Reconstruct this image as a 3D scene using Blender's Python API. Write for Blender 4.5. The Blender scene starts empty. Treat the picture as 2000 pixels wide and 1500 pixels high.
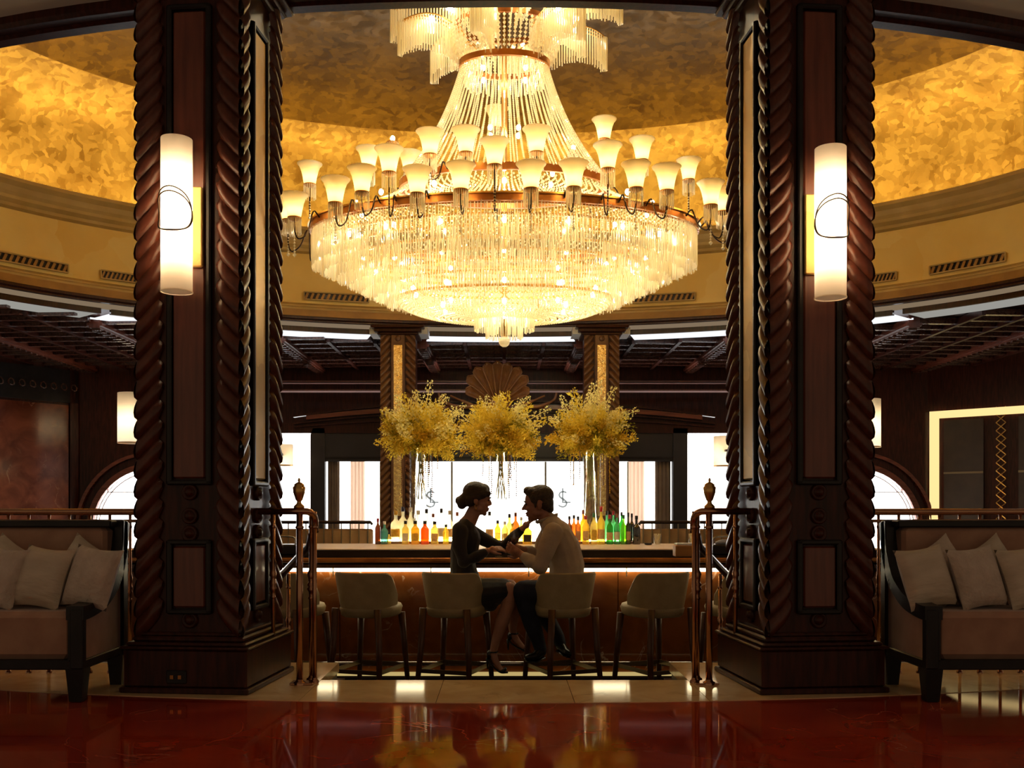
import bpy, math, random
from mathutils import Vector, Matrix
random.seed(7)
PI = math.pi
SC = bpy.context.scene
COL = SC.collection

# ------------------------------------------------------------------ camera, world, exposure
F, CX, HY = 1900.0, 985.0, 990.0          # focal length and principal point in pixels of the 2000x1500 frame
cam_d = bpy.data.cameras.new('camera')
cam = bpy.data.objects.new('camera', cam_d)
COL.objects.link(cam)
cam.location = (0, 0, 1.0)
cam.rotation_euler = (PI / 2, 0, 0)
cam_d.sensor_width = 36.0
cam_d.lens = F / 2000 * 36
cam_d.shift_x = (1000 - CX) / 2000
cam_d.shift_y = (HY - 750) / 2000
cam_d.clip_end = 80
SC.camera = cam
world = bpy.data.worlds.new('world')
SC.world = world
world.use_nodes = True
world.node_tree.nodes['Background'].inputs[0].default_value = (1.0, 0.72, 0.45, 1)
world.node_tree.nodes['Background'].inputs[1].default_value = 0.1
SC.view_settings.view_transform = 'Standard'
SC.view_settings.look = 'None'
SC.view_settings.exposure = 1.1
SC.view_settings.gamma = 1.0
SC.view_settings.use_curve_mapping = False


def P(px, py, D):
    return Vector(((px - CX) / F * D, D, 1 + (HY - py) / F * D))


# ------------------------------------------------------------------ materials
MATS = {}


def nodes_of(name):
    m = bpy.data.materials.new(name)
    m.use_nodes = True
    nt = m.node_tree
    nt.nodes.clear()
    out = nt.nodes.new('ShaderNodeOutputMaterial')
    MATS[name] = m
    return m, nt, out


def mat(name, c1, c2=None, rough=0.5, metal=0.0, scale=6.0, stretch=(1, 1, 1), bump=0.0, bscale=None,
        coat=0.0, detail=5.0, kind='noise', ramp=(0.35, 0.65), sheen=0.0, spec=0.5):
    m, nt, out = nodes_of(name)
    b = nt.nodes.new('ShaderNodeBsdfPrincipled')
    nt.links.new(b.outputs[0], out.inputs[0])
    b.inputs['Roughness'].default_value = rough
    b.inputs['Metallic'].default_value = metal
    b.inputs['Coat Weight'].default_value = coat
    b.inputs['Coat Roughness'].default_value = 0.08
    b.inputs['Sheen Weight'].default_value = sheen
    b.inputs['Specular IOR Level'].default_value = spec
    b.inputs['Base Color'].default_value = (*c1, 1)
    if c2 is not None or bump:
        tc = nt.nodes.new('ShaderNodeTexCoord')
        mp = nt.nodes.new('ShaderNodeMapping')
        mp.inputs['Scale'].default_value = stretch
        nt.links.new(tc.outputs['Object'], mp.inputs[0])
        if kind == 'noise':
            tx = nt.nodes.new('ShaderNodeTexNoise')
            tx.inputs['Detail'].default_value = detail
            val = tx.outputs[0]
        else:
            tx = nt.nodes.new('ShaderNodeTexVoronoi')
            val = tx.outputs['Distance']
        tx.inputs['Scale'].default_value = scale
        nt.links.new(mp.outputs[0], tx.inputs['Vector'])
        if c2 is not None:
            r = nt.nodes.new('ShaderNodeValToRGB')
            r.color_ramp.elements[0].position, r.color_ramp.elements[1].position = ramp
            r.color_ramp.elements[0].color = (*c1, 1)
            r.color_ramp.elements[1].color = (*c2, 1)
            nt.links.new(val, r.inputs[0])
            nt.links.new(r.outputs[0], b.inputs['Base Color'])
        if bump:
            bt = nt.nodes.new('ShaderNodeTexNoise')
            bt.inputs['Scale'].default_value = bscale or scale
            bt.inputs['Detail'].default_value = 4
            nt.links.new(mp.outputs[0], bt.inputs['Vector'])
            bn = nt.nodes.new('ShaderNodeBump')
            bn.inputs['Strength'].default_value = bump
            bn.inputs['Distance'].default_value = 0.02
            nt.links.new(bt.outputs[0], bn.inputs['Height'])
            nt.links.new(bn.outputs[0], b.inputs['Normal'])
    return m


def emit(name, c, s):
    m, nt, out = nodes_of(name)
    e = nt.nodes.new('ShaderNodeEmission')
    e.inputs[0].default_value = (*c, 1)
    e.inputs[1].default_value = s
    nt.links.new(e.outputs[0], out.inputs[0])
    return m


def lucent(name, c, trans=0.0, transl=0.6, gloss=0.1, rough=0.1, diff=0.2, em=0.0):
    """thin see-through or light-passing material: a mix of transparent, translucent, diffuse and glossy"""
    m, nt, out = nodes_of(name)
    parts = []
    for kind, w in (('Transparent', trans), ('Translucent', transl), ('Diffuse', diff), ('Glossy', gloss)):
        if w > 0:
            n = nt.nodes.new('ShaderNodeBsdf' + ('Anisotropic' if kind == 'Glossy' else kind))
            n.inputs[0].default_value = (*c, 1) if kind != 'Glossy' else (1, 1, 1, 1)
            if kind == 'Glossy':
                n.inputs['Roughness'].default_value = rough
            parts.append((n, w))
    acc, tot = parts[0][0].outputs[0], parts[0][1]
    for n, w in parts[1:]:
        mx = nt.nodes.new('ShaderNodeMixShader')
        tot += w
        mx.inputs[0].default_value = w / tot
        nt.links.new(acc, mx.inputs[1])
        nt.links.new(n.outputs[0], mx.inputs[2])
        acc = mx.outputs[0]
    if em:
        e = nt.nodes.new('ShaderNodeEmission')
        e.inputs[0].default_value = (*c, 1)
        e.inputs[1].default_value = em
        ad = nt.nodes.new('ShaderNodeAddShader')
        nt.links.new(acc, ad.inputs[0])
        nt.links.new(e.outputs[0], ad.inputs[1])
        acc = ad.outputs[0]
    nt.links.new(acc, out.inputs[0])
    return m


def marble(name, c1, c2, vein, rough, scale=1.2, vein_w=0.012, vein_mix=0.5, coat=0.0):
    m, nt, out = nodes_of(name)
    b = nt.nodes.new('ShaderNodeBsdfPrincipled')
    b.inputs['Roughness'].default_value = rough
    b.inputs['Coat Weight'].default_value = coat
    nt.links.new(b.outputs[0], out.inputs[0])
    tc = nt.nodes.new('ShaderNodeTexCoord')
    n1 = nt.nodes.new('ShaderNodeTexNoise')
    n1.inputs['Scale'].default_value = scale * 2
    n1.inputs['Detail'].default_value = 8
    n1.inputs['Distortion'].default_value = 0.8
    nt.links.new(tc.outputs['Object'], n1.inputs['Vector'])
    r1 = nt.nodes.new('ShaderNodeValToRGB')
    r1.color_ramp.elements[0].position, r1.color_ramp.elements[1].position = 0.35, 0.68
    r1.color_ramp.elements[0].color, r1.color_ramp.elements[1].color = (*c1, 1), (*c2, 1)
    nt.links.new(n1.outputs[0], r1.inputs[0])
    n2 = nt.nodes.new('ShaderNodeTexNoise')
    n2.inputs['Scale'].default_value = scale
    n2.inputs['Detail'].default_value = 6
    n2.inputs['Distortion'].default_value = 1.6
    nt.links.new(tc.outputs['Object'], n2.inputs['Vector'])
    r2 = nt.nodes.new('ShaderNodeValToRGB')
    e = r2.color_ramp.elements
    e[0].position, e[0].color = 0.5 - vein_w, (0, 0, 0, 1)
    e[1].position, e[1].color = 0.5 + vein_w, (0, 0, 0, 1)
    k = e.new(0.5)
    k.color = (1, 1, 1, 1)
    nt.links.new(n2.outputs[0], r2.inputs[0])
    n3 = nt.nodes.new('ShaderNodeTexNoise')
    n3.inputs['Scale'].default_value = scale * 1.7
    nt.links.new(tc.outputs['Object'], n3.inputs['Vector'])
    r3 = nt.nodes.new('ShaderNodeValToRGB')
    r3.color_ramp.elements[0].position, r3.color_ramp.elements[1].position = 0.5, 0.68
    nt.links.new(n3.outputs[0], r3.inputs[0])
    mu = nt.nodes.new('ShaderNodeMath')
    mu.operation = 'MULTIPLY'
    nt.links.new(r2.outputs[0], mu.inputs[0])
    nt.links.new(r3.outputs[0], mu.inputs[1])
    m2 = nt.nodes.new('ShaderNodeMath')
    m2.operation = 'MULTIPLY'
    m2.inputs[1].default_value = vein_mix
    nt.links.new(mu.outputs[0], m2.inputs[0])
    mx = nt.nodes.new('ShaderNodeMixRGB')
    mx.inputs[2].default_value = (*vein, 1)
    nt.links.new(m2.outputs[0], mx.inputs[0])
    nt.links.new(r1.outputs[0], mx.inputs[1])
    nt.links.new(mx.outputs[0], b.inputs['Base Color'])
    return m


def gold_leaf(name, c1, c2, rough, scale, metal=0.7, bump=0.25, spec=0.5):
    m, nt, out = nodes_of(name)
    b = nt.nodes.new('ShaderNodeBsdfPrincipled')
    b.inputs['Metallic'].default_value = metal
    b.inputs['Specular IOR Level'].default_value = spec
    nt.links.new(b.outputs[0], out.inputs[0])
    tc = nt.nodes.new('ShaderNodeTexCoord')
    ds = nt.nodes.new('ShaderNodeTexNoise')
    ds.inputs['Scale'].default_value = 2.5
    ds.inputs['Detail'].default_value = 3
    nt.links.new(tc.outputs['Object'], ds.inputs['Vector'])
    ad = nt.nodes.new('ShaderNodeMixRGB')
    ad.blend_type = 'ADD'
    ad.inputs[0].default_value = 0.45
    nt.links.new(tc.outputs['Object'], ad.inputs[1])
    nt.links.new(ds.outputs['Color'], ad.inputs[2])
    vo = nt.nodes.new('ShaderNodeTexVoronoi')
    vo.inputs['Scale'].default_value = scale
    nt.links.new(ad.outputs[0], vo.inputs['Vector'])
    sp = nt.nodes.new('ShaderNodeSeparateColor')
    nt.links.new(vo.outputs['Color'], sp.inputs[0])
    n1 = nt.nodes.new('ShaderNodeTexNoise')
    n1.inputs['Scale'].default_value = 1.3
    n1.inputs['Detail'].default_value = 6
    nt.links.new(tc.outputs['Object'], n1.inputs['Vector'])
    mm = nt.nodes.new('ShaderNodeMath')
    mm.operation = 'MULTIPLY_ADD'
    mm.inputs[1].default_value = 0.45
    nt.links.new(sp.outputs[0], mm.inputs[0])
    nt.links.new(n1.outputs[0], mm.inputs[2])
    r = nt.nodes.new('ShaderNodeValToRGB')
    r.color_ramp.elements[0].position, r.color_ramp.elements[1].position = 0.35, 1.0
    r.color_ramp.elements[0].color, r.color_ramp.elements[1].color = (*c1, 1), (*c2, 1)
    nt.links.new(mm.outputs[0], r.inputs[0])
    nt.links.new(r.outputs[0], b.inputs['Base Color'])
    rr = nt.nodes.new('ShaderNodeMapRange')
    rr.inputs['To Min'].default_value, rr.inputs['To Max'].default_value = rough - 0.08, rough + 0.14
    nt.links.new(sp.outputs[1], rr.inputs[0])
    nt.links.new(rr.outputs[0], b.inputs['Roughness'])
    bn = nt.nodes.new('ShaderNodeBump')
    bn.inputs['Strength'].default_value = bump
    bn.inputs['Distance'].default_value = 0.05
    nt.links.new(mm.outputs[0], bn.inputs['Height'])
    nt.links.new(bn.outputs[0], b.inputs['Normal'])
    return m


WOOD = mat('mahogany', (0.026, 0.007, 0.0045), (0.065, 0.015, 0.008), 0.28, scale=9, stretch=(4, 4, 0.5), coat=0.0, spec=0.25)
WOOD_LIGHT = mat('mahogany_panel', (0.10, 0.022, 0.011), (0.16, 0.04, 0.019), 0.3, scale=7, stretch=(5, 5, 0.4), coat=0.2)
WOOD_RED = mat('red_mahogany', (0.15, 0.030, 0.012), (0.24, 0.055, 0.02), 0.25, scale=5, stretch=(0.4, 4, 4), coat=0.3)
LEAFWOOD = mat('carved_mahogany', (0.06, 0.016, 0.009), (0.11, 0.03, 0.016), 0.3, scale=12, stretch=(2, 2, 1), coat=0.05, spec=0.35)
COLWOOD = mat('bronze_stained_wood', (0.13, 0.055, 0.022), (0.2, 0.09, 0.035), 0.3, scale=9, coat=0.2)
EBONY = mat('ebony', (0.008, 0.006, 0.006), (0.016, 0.012, 0.012), 0.35, scale=8, coat=0.05, spec=0.3)
GOLDPANEL = gold_leaf('gold_panel', (0.36, 0.22, 0.06), (0.6, 0.4, 0.13), 0.4, 3, 0.55, 0.05)
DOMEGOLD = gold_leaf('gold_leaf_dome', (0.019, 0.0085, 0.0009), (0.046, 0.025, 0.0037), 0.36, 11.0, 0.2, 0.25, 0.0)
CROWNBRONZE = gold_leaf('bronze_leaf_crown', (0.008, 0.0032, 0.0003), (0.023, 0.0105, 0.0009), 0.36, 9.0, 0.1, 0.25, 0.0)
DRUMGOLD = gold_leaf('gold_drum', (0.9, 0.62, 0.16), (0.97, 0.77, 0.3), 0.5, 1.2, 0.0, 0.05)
CORNICE = mat('cream_cornice', (0.5, 0.36, 0.13), (0.58, 0.43, 0.18), 0.5, scale=3)
BROWNGOLD = mat('brown_gold_band', (0.3, 0.16, 0.035), (0.4, 0.22, 0.05), 0.45, metal=0.3, scale=4)
GREYCEIL = mat('grey_plaster', (0.75, 0.73, 0.68), (0.8, 0.78, 0.72), 0.6, scale=2)
REDMARBLE = marble('red_marble_floor', (0.28, 0.02, 0.007), (0.45, 0.05, 0.014), (0.7, 0.42, 0.28), 0.05, 0.9, 0.006, 0.5)
BARMARBLE = marble('red_marble_bar', (0.15, 0.042, 0.009), (0.28, 0.085, 0.018), (0.8, 0.65, 0.5), 0.1, 1.6, 0.008, 0.7)
WALLMARBLE = marble('red_marble_wall', (0.11, 0.022, 0.009), (0.24, 0.06, 0.024), (0.6, 0.3, 0.15), 0.14, 1.2, 0.01, 0.4)
CREAMSTONE = marble('cream_marble', (0.62, 0.42, 0.2), (0.78, 0.58, 0.32), (0.3, 0.18, 0.07), 0.09, 1.8, 0.03, 0.55)
SUNKENWOOD = mat('dark_floor_wood', (0.02, 0.010, 0.006), (0.04, 0.02, 0.01), 0.55, scale=5, stretch=(0.3, 5, 1))
BRASS = mat('polished_bronze', (0.4, 0.21, 0.125), (0.48, 0.26, 0.155), 0.2, metal=1.0, scale=5)
BRASS_Y = mat('gilt_brass', (0.6, 0.33, 0.09), (0.7, 0.42, 0.13), 0.28, metal=0.9, scale=5)
COPPER = mat('copper_band', (0.36, 0.13, 0.035), (0.5, 0.22, 0.06), 0.3, metal=0.8, scale=7)
CHROME = mat('steel', (0.6, 0.58, 0.55), None, 0.15, metal=1.0)
IRON = mat('dark_iron', (0.05, 0.03, 0.02), None, 0.35, metal=0.8)
VELVET = mat('taupe_velvet', (0.34, 0.18, 0.115), (0.42, 0.24, 0.155), 0.8, scale=9, sheen=0.25, bump=0.05)
CUSH_A = mat('beige_silk', (0.5, 0.41, 0.3), (0.6, 0.5, 0.38), 0.45, scale=5, stretch=(1, 1, 4), bump=0.5, bscale=9, sheen=0.3)
CUSH_B = mat('quilted_beige', (0.5, 0.4, 0.32), (0.6, 0.49, 0.4), 0.6, scale=14, bump=0.7, bscale=30, sheen=0.4)
LEATHER = mat('cream_leather', (0.40, 0.32, 0.17), (0.46, 0.37, 0.2), 0.5, scale=12, bump=0.08, bscale=60)
STOOLWOOD = mat('walnut', (0.07, 0.025, 0.012), (0.12, 0.045, 0.02), 0.35, scale=8, stretch=(4, 4, 0.5))
BRONZEBAR = mat('bronze_bar', (0.3, 0.24, 0.15), None, 0.3, metal=0.9)
COUNTER = mat('pink_cream_counter', (0.86, 0.66, 0.48), (0.92, 0.76, 0.58), 0.45, scale=4)
BOOTH = mat('tan_leather', (0.36, 0.2, 0.08), (0.42, 0.24, 0.1), 0.5, scale=5)
BLACKPANEL = mat('black_lacquer', (0.018, 0.016, 0.018), (0.028, 0.025, 0.027), 0.3, scale=2)
WHITEPAINT = mat('white_plaster', (0.8, 0.8, 0.78), None, 0.4)
BROWNPANEL = mat('brown_fabric', (0.3, 0.22, 0.15), (0.34, 0.26, 0.18), 0.7, scale=6)
GLOWWHITE = emit('daylit_pane', (1.0, 0.98, 0.95), 3.2)
SOFFITGLOW = emit('soffit_painted_light', (0.93, 0.95, 1.0), 0.5)  # emission stands in for window light falling on white plaster, no lamp
SOFFITGLOW_DIM = emit('soffit_painted_light_dim', (0.9, 0.88, 0.8), 0.16)  # weaker painted window light for the outermost plaster panels
LEDWARM = emit('warm_led', (1.0, 0.84, 0.5), 4.0)
LEDKICK = emit('warm_kick_led', (1.0, 0.74, 0.28), 0.24)
SHELFLED = emit('shelf_led', (1.0, 0.86, 0.5), 32.0)
LEDFRAME = emit('amber_led', (1.0, 0.72, 0.3), 0.55)
COVELED = emit('cove_led', (1.0, 0.83, 0.54), 210.0)
BULB = emit('lamp_bulb', (1.0, 0.86, 0.58), 95.0)
BULB_S = emit('small_bulb', (1.0, 0.88, 0.62), 58.0)
TUBE = emit('sconce_tube', (1.0, 0.8, 0.52), 19.0)
SHADE = lucent('milk_glass', (1.0, 0.9, 0.64), 0, 0.75, 0.06, 0.25, 0.2)
SCONCE = lucent('linen_shade', (1.0, 0.88, 0.72), 0, 0.75, 0, 0.2, 0.25)
CRYSTAL = lucent('crystal', (1.0, 0.95, 0.78), 0.2, 0.45, 0.12, 0.08, 0.25)
PINKPANEL = lucent('blush_fabric', (0.95, 0.78, 0.66), 0, 0.85, 0, 0.2, 0.15)
BLACKTOP = lucent('honed_black_counter', (0.013, 0.009, 0.007), 0, 0, 0, 0.5, 1.0)
CLEAR = lucent('clear_glass', (0.96, 0.97, 0.97), 0.9, 0.0, 0.1, 0.03, 0)
PANE = lucent('window_glass', (0.98, 0.98, 0.98), 0.93, 0.0, 0.07, 0.02, 0)
# ------------------------------------------------------------------ mesh helpers


class MB:
    def __init__(s):
        s.v, s.f = [], []

    def add(s, v, f):
        o = len(s.v)
        s.v += [tuple(x) for x in v]
        s.f += [tuple(i + o for i in q) for q in f]
        return s

    def box(s, c, d, R=None):
        hx, hy, hz = d[0] / 2, d[1] / 2, d[2] / 2
        v = [Vector((x, y, z)) for x in (-hx, hx) for y in (-hy, hy) for z in (-hz, hz)]
        if R is not None:
            v = [R @ q for q in v]
        c = Vector(c)
        return s.add([q + c for q in v], [(0, 1, 3, 2), (4, 6, 7, 5), (0, 4, 5, 1), (2, 3, 7, 6), (0, 2, 6, 4), (1, 5, 7, 3)])

    def span(s, a, b):
        return s.box([(a[i] + b[i]) / 2 for i in range(3)], [abs(b[i] - a[i]) for i in range(3)])

    def bevbox(s, c, d, b, R=None):
        """box whose vertical profile is chamfered on all edges"""
        hx, hy, hz = d[0] / 2, d[1] / 2, d[2] / 2
        v = []
        for z, k in ((-hz, b), (-hz + b, 0), (hz - b, 0), (hz, b)):
            for sx, sy in ((-1, -1), (1, -1), (1, 1), (-1, 1)):
                if sx * sy > 0:
                    pts = [(sx * (hx - k), sy * (hy - b - k)), (sx * (hx - b - k), sy * (hy - k))]
                else:
                    pts = [(sx * (hx - b - k), sy * (hy - k)), (sx * (hx - k), sy * (hy - b - k))]
                for x, y in pts:
                    v.append(Vector((x, y, z)))
        if R is not None:
            v = [R @ q for q in v]
        c = Vector(c)
        f = [tuple(range(7, -1, -1)), tuple(range(24, 32))]
        for r in range(3):
            for i in range(8):
                j = (i + 1) % 8
                f.append((r * 8 + i, r * 8 + j, r * 8 + 8 + j, r * 8 + 8 + i))
        return s.add([q + c for q in v], f)

    def tube(s, p0, p1, r0, r1=None, n=8, caps=True):
        return s.path([p0, p1], [r0, r0 if r1 is None else r1], n, caps)

    def path(s, pts, r, n=8, caps=True, side=None):
        pts = [Vector(p) for p in pts]
        if not isinstance(r, (list, tuple)):
            r = [r] * len(pts)
        v, prev = [], None
        for i, p in enumerate(pts):
            d = (pts[min(i + 1, len(pts) - 1)] - pts[max(i - 1, 0)])
            if d.length < 1e-9:
                d = Vector((0, 0, 1))
            d.normalize()
            if side is not None:
                u = Vector(side)
            elif prev is not None:
                u = prev
            else:
                u = Vector((1, 0, 0)) if abs(d.x) < 0.9 else Vector((0, 1, 0))
            u = u - d * u.dot(d)
            u.normalize()
            prev = u
            w = d.cross(u)
            ra, rb = r[i] if isinstance(r[i], (list, tuple)) else (r[i], r[i])
            for k in range(n):
                a = 2 * PI * k / n
                v.append(p + u * (ra * math.cos(a)) + w * (rb * math.sin(a)))
        f = []
        for i in range(len(pts) - 1):
            for k in range(n):
                j = (k + 1) % n
                f.append((i * n + k, i * n + j, i * n + n + j, i * n + n + k))
        if caps:
            f.append(tuple(range(n - 1, -1, -1)))
            f.append(tuple((len(pts) - 1) * n + k for k in range(n)))
        return s.add(v, f)

    def lathe(s, prof, n=16, c=(0, 0, 0), ex=1.0, ey=1.0, a0=0.0, a1=2 * PI):
        """prof: list of (radius, z)"""
        full = abs(a1 - a0 - 2 * PI) < 1e-6
        m = n if full else n + 1
        v = []
        for r, z in prof:
            for k in range(m):
                a = a0 + (a1 - a0) * k / n
                v.append((c[0] + r * ex * math.cos(a), c[1] + r * ey * math.sin(a), c[2] + z))
        f = []
        for i in range(len(prof) - 1):
            for k in range(n):
                j = (k + 1) % m
                f.append((i * m + k, i * m + j, i * m + m + j, i * m + m + k))
        return s.add(v, f)

    def ellipsoid(s, c, r, nu=12, nv=8, R=None):
        c = Vector(c)
        v = []
        for i in range(nv + 1):
            t = PI * i / nv
            for k in range(nu):
                a = 2 * PI * k / nu
                q = Vector((r[0] * math.sin(t) * math.cos(a), r[1] * math.sin(t) * math.sin(a), r[2] * math.cos(t)))
                v.append(c + (R @ q if R is not None else q))
        f = []
        for i in range(nv):
            for k in range(nu):
                j = (k + 1) % nu
                if i == 0:
                    f.append((k, nu + k, nu + j))
                elif i == nv - 1:
                    f.append((i * nu + k, i * nu + nu + k, i * nu + j))
                else:
                    f.append((i * nu + k, i * nu + nu + k, i * nu + nu + j, i * nu + j))
        return s.add(v, f)

    def grid(s, fn, nu, nv):
        v = [fn(i / nu, j / nv) for i in range(nu + 1) for j in range(nv + 1)]
        f = [(i * (nv + 1) + j, (i + 1) * (nv + 1) + j, (i + 1) * (nv + 1) + j + 1, i * (nv + 1) + j + 1)
             for i in range(nu) for j in range(nv)]
        return s.add(v, f)

    def prism(s, poly, y0, y1, axis='y'):
        """extrude a closed polygon of (a, b) along an axis: y -> (x, z), x -> (y, z), z -> (x, y)"""
        def pt(q, h):
            return {'y': (q[0], h, q[1]), 'x': (h, q[0], q[1]), 'z': (q[0], q[1], h)}[axis]
        n = len(poly)
        v = [pt(q, y0) for q in poly] + [pt(q, y1) for q in poly]
        f = [tuple(range(n)), tuple(range(2 * n - 1, n - 1, -1))]
        f += [(i, n + i, n + (i + 1) % n, (i + 1) % n) for i in range(n)]
        return s.add(v, f)

    def mesh(s, name, m, smooth=False):
        me = bpy.data.meshes.new(name)
        me.from_pydata(s.v, [], s.f)
        if m is not None:
            me.materials.append(m)
        if smooth:
            me.polygons.foreach_set('use_smooth', [True] * len(me.polygons))
        me.update()
        return me

    def build(s, name, m, parent=None, smooth=False, world=False):
        if world and parent is not None:
            o = acc(parent)
            s.v = [(x - o.x, y - o.y, z - o.z) for x, y, z in s.v]
        return put(name, s.mesh(name, m, smooth), parent)


def acc(o):
    p = Vector((0, 0, 0))
    while o is not None:
        p += o.location
        o = o.parent
    return p


def put(name, me, parent=None, loc=None, rot=None, scale=None):
    o = bpy.data.objects.new(name, me)
    COL.objects.link(o)
    o.parent = parent
    if loc is not None:
        o.location = loc
    if rot is not None:
        o.rotation_euler = rot
    if scale is not None:
        o.scale = scale
    return o


def thing(name, label, cat, loc=(0, 0, 0), rz=0.0, group=None):
    o = bpy.data.objects.new(name, None)
    COL.objects.link(o)
    o.empty_display_size = 0.1
    o.location = loc
    o.rotation_euler = (0, 0, rz)
    return tag(o, label, cat, group)


def tag(o, label, cat, group=None):
    o['label'], o['category'] = label, cat
    if group:
        o['group'] = group
    return o


def struct(o, label=None, cat=None):
    o['kind'] = 'structure'
    if label:
        o['label'] = label
    if cat:
        o['category'] = cat
    return o


def stuff(o):
    o['kind'] = 'stuff'
    return o


def copy_tree(o, parent=None):
    c = o.copy()
    COL.objects.link(c)
    c.parent = parent
    for ch in list(o.children):
        copy_tree(ch, c)
    return c


def smoothed(pts, n=6):
    """Catmull-Rom through points"""
    pts = [Vector(p) for p in pts]
    q = [2 * pts[0] - pts[1]] + pts + [2 * pts[-1] - pts[-2]]
    out = []
    for i in range(1, len(q) - 2):
        for k in range(n):
            t = k / n
            a, b, c, d = q[i - 1], q[i], q[i + 1], q[i + 2]
            out.append(0.5 * ((2 * b) + (c - a) * t + (2 * a - 5 * b + 4 * c - d) * t * t + (3 * b - a - 3 * c + d) * t ** 3))
    out.append(pts[-1])
    return out


# ------------------------------------------------------------------ the oval hall: floors, ceiling, dome
DC, EA, EB = 11.12, 7.6, 5.22                # centre depth and half axes of the oval dome opening


def ell_hit(px, a=EA, b=EB, rear=True, dc=DC):
    """where the sight line of image column px meets an upright oval cylinder"""
    t = (px - CX) / F
    A = t * t / a ** 2 + 1 / b ** 2
    B = -2 * dc / b ** 2
    C = dc * dc / b ** 2 - 1
    q = max(0.0, B * B - 4 * A * C) ** 0.5
    D = (-B + (q if rear else -q)) / (2 * A)
    return t * D, D


def ring(prof, n=128, a=EA, b=EB, t0=0.0, t1=2 * PI):
    """surface swept round the oval; prof: list of (offset outwards, z)"""
    m = MB()
    full = abs(t1 - t0 - 2 * PI) < 1e-6
    k = n if full else n + 1
    v = []
    for o, z in prof:
        for i in range(k):
            t = t0 + (t1 - t0) * i / n
            v.append(((a + o) * math.cos(t), DC + (b + o) * math.sin(t), z))
    f = []
    for j in range(len(prof) - 1):
        for i in range(n):
            h = (i + 1) % k
            f.append((j * k + i, j * k + h, j * k + k + h, j * k + k + i))
    return m.add(v, f)


fl = MB().span((-7, 1.2, -0.06), (7, 5.4, -0.003)).build('floor', REDMARBLE)
struct(fl, 'polished dark red marble floor in the foreground', 'floor')
lf = MB().span((-12, 5.3, -0.55), (12, 22, -0.45)).build('floor_sunken', SUNKENWOOD)
struct(lf, 'dark lower floor of the sunken bar area', 'floor')

# cream stone border made of slabs; it bulges towards the camera and is deeper beside the opening
border = struct(thing('trim_1', 'cream marble border strip between red floor and sunken bar', 'trim', (0, 5.3, 0)))


def fr(x):
    return 4.965 + 0.047 * x * x


def bk(x):
    return 5.62 if abs(x) < 1.06 else 6.25


xs = [-4.6, -3.7, -2.9, -2.1, -1.06, -0.35, 0.36, 1.06, 2.1, 2.9, 3.7, 4.6]
for i in range(len(xs) - 1):
    x0, x1 = xs[i] + 0.0015, xs[i + 1] - 0.0015
    n = 6
    poly = [(x0 + (x1 - x0) * k / n, fr(x0 + (x1 - x0) * k / n)) for k in range(n + 1)]
    yb = bk((x0 + x1) / 2)
    poly += [(x1, yb), (x0, yb)]
    MB().prism(poly, -0.06, 0.0, 'z').build('slab', CREAMSTONE, border, world=True)
rs = MB()
rs.span((-1.06, 5.56, -0.45), (1.06, 5.605, -0.06))
for sx in (-1, 1):
    rs.span((sx * 1.07, 5.5, -0.45), (sx * 4.6, 6.22, -0.06))
struct(rs.build('trim_2', WOOD), 'dark riser under the cream stone border', 'trim')
for sx, w in ((-1, 'left'), (1, 'right')):
    st = struct(thing('steps_' + w, 'short dark stair down to the bar behind the %s pillar' % w, 'stairs', (sx * 1.6, 6.5, -0.45)))
    for k in range(2):
        MB().span((sx * 1.07, 6.26 + 0.28 * k, -0.45), (sx * 2.6, 6.53 + 0.28 * k, -0.15 - 0.15 * k)).build('tread', WOOD, st, world=True)

# dome and drum
dome = MB()
nt_, np_ = 96, 40
dv = []
for j in range(np_ + 1):
    ph = PI / 2 * min(1.0, j / np_)
    if j == np_:
        ph = PI / 2 - 1e-7
    for i in range(nt_):
        t = 2 * PI * i / nt_
        cp, sp_ = math.cos(ph) ** 0.42, math.sin(ph) ** 0.66          # steep cove wall, then a shallow crown
        dv.append(((EA + 0.66) * cp * math.cos(t), DC + (EB + 0.66) * cp * math.sin(t), 5.54 + 2.0 * sp_))
dfc = [(j * nt_ + i, j * nt_ + (i + 1) % nt_, (j + 1) * nt_ + (i + 1) % nt_, (j + 1) * nt_ + i) for j in range(np_) for i in range(nt_)]
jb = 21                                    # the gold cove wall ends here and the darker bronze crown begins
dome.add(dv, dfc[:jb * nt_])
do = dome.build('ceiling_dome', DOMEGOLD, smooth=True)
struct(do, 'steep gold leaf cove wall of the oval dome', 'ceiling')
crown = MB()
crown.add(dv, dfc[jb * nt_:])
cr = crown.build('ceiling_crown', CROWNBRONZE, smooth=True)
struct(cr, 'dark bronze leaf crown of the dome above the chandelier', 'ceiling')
o = ring([(0.14, 4.326), (0.14, 5.2)]).build('wall_drum', DRUMGOLD, smooth=True)
struct(o, 'pale gold upright drum wall below the dome', 'wall')
o = ring([(0.14, 5.154), (0.06, 5.177), (0.06, 5.222), (0.0, 5.268), (0.0, 5.313), (-0.03, 5.358), (-0.06, 5.427), (-0.12, 5.483), (-0.12, 5.529), (-0.10, 5.54),
          (0.0, 5.54), (0.02, 5.495), (0.70, 5.495), (0.72, 5.6)]).build('trim_3', CORNICE)
struct(o, 'cream moulded cornice at the foot of the dome', 'cornice')
o = ring([(0.06, 5.50), (0.06, 5.525), (0.18, 5.525), (0.18, 5.50)]).build('cove_light', COVELED)
tag(o, 'warm cove light strip hidden behind the dome cornice', 'light')
o = ring([(0.0, 4.212), (0.03, 4.223), (0.03, 4.257), (0.07, 4.28), (0.07, 4.303), (0.14, 4.348)]).build('trim_4', CORNICE)
struct(o, 'stepped cream moulding under the drum wall', 'cornice')
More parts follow.
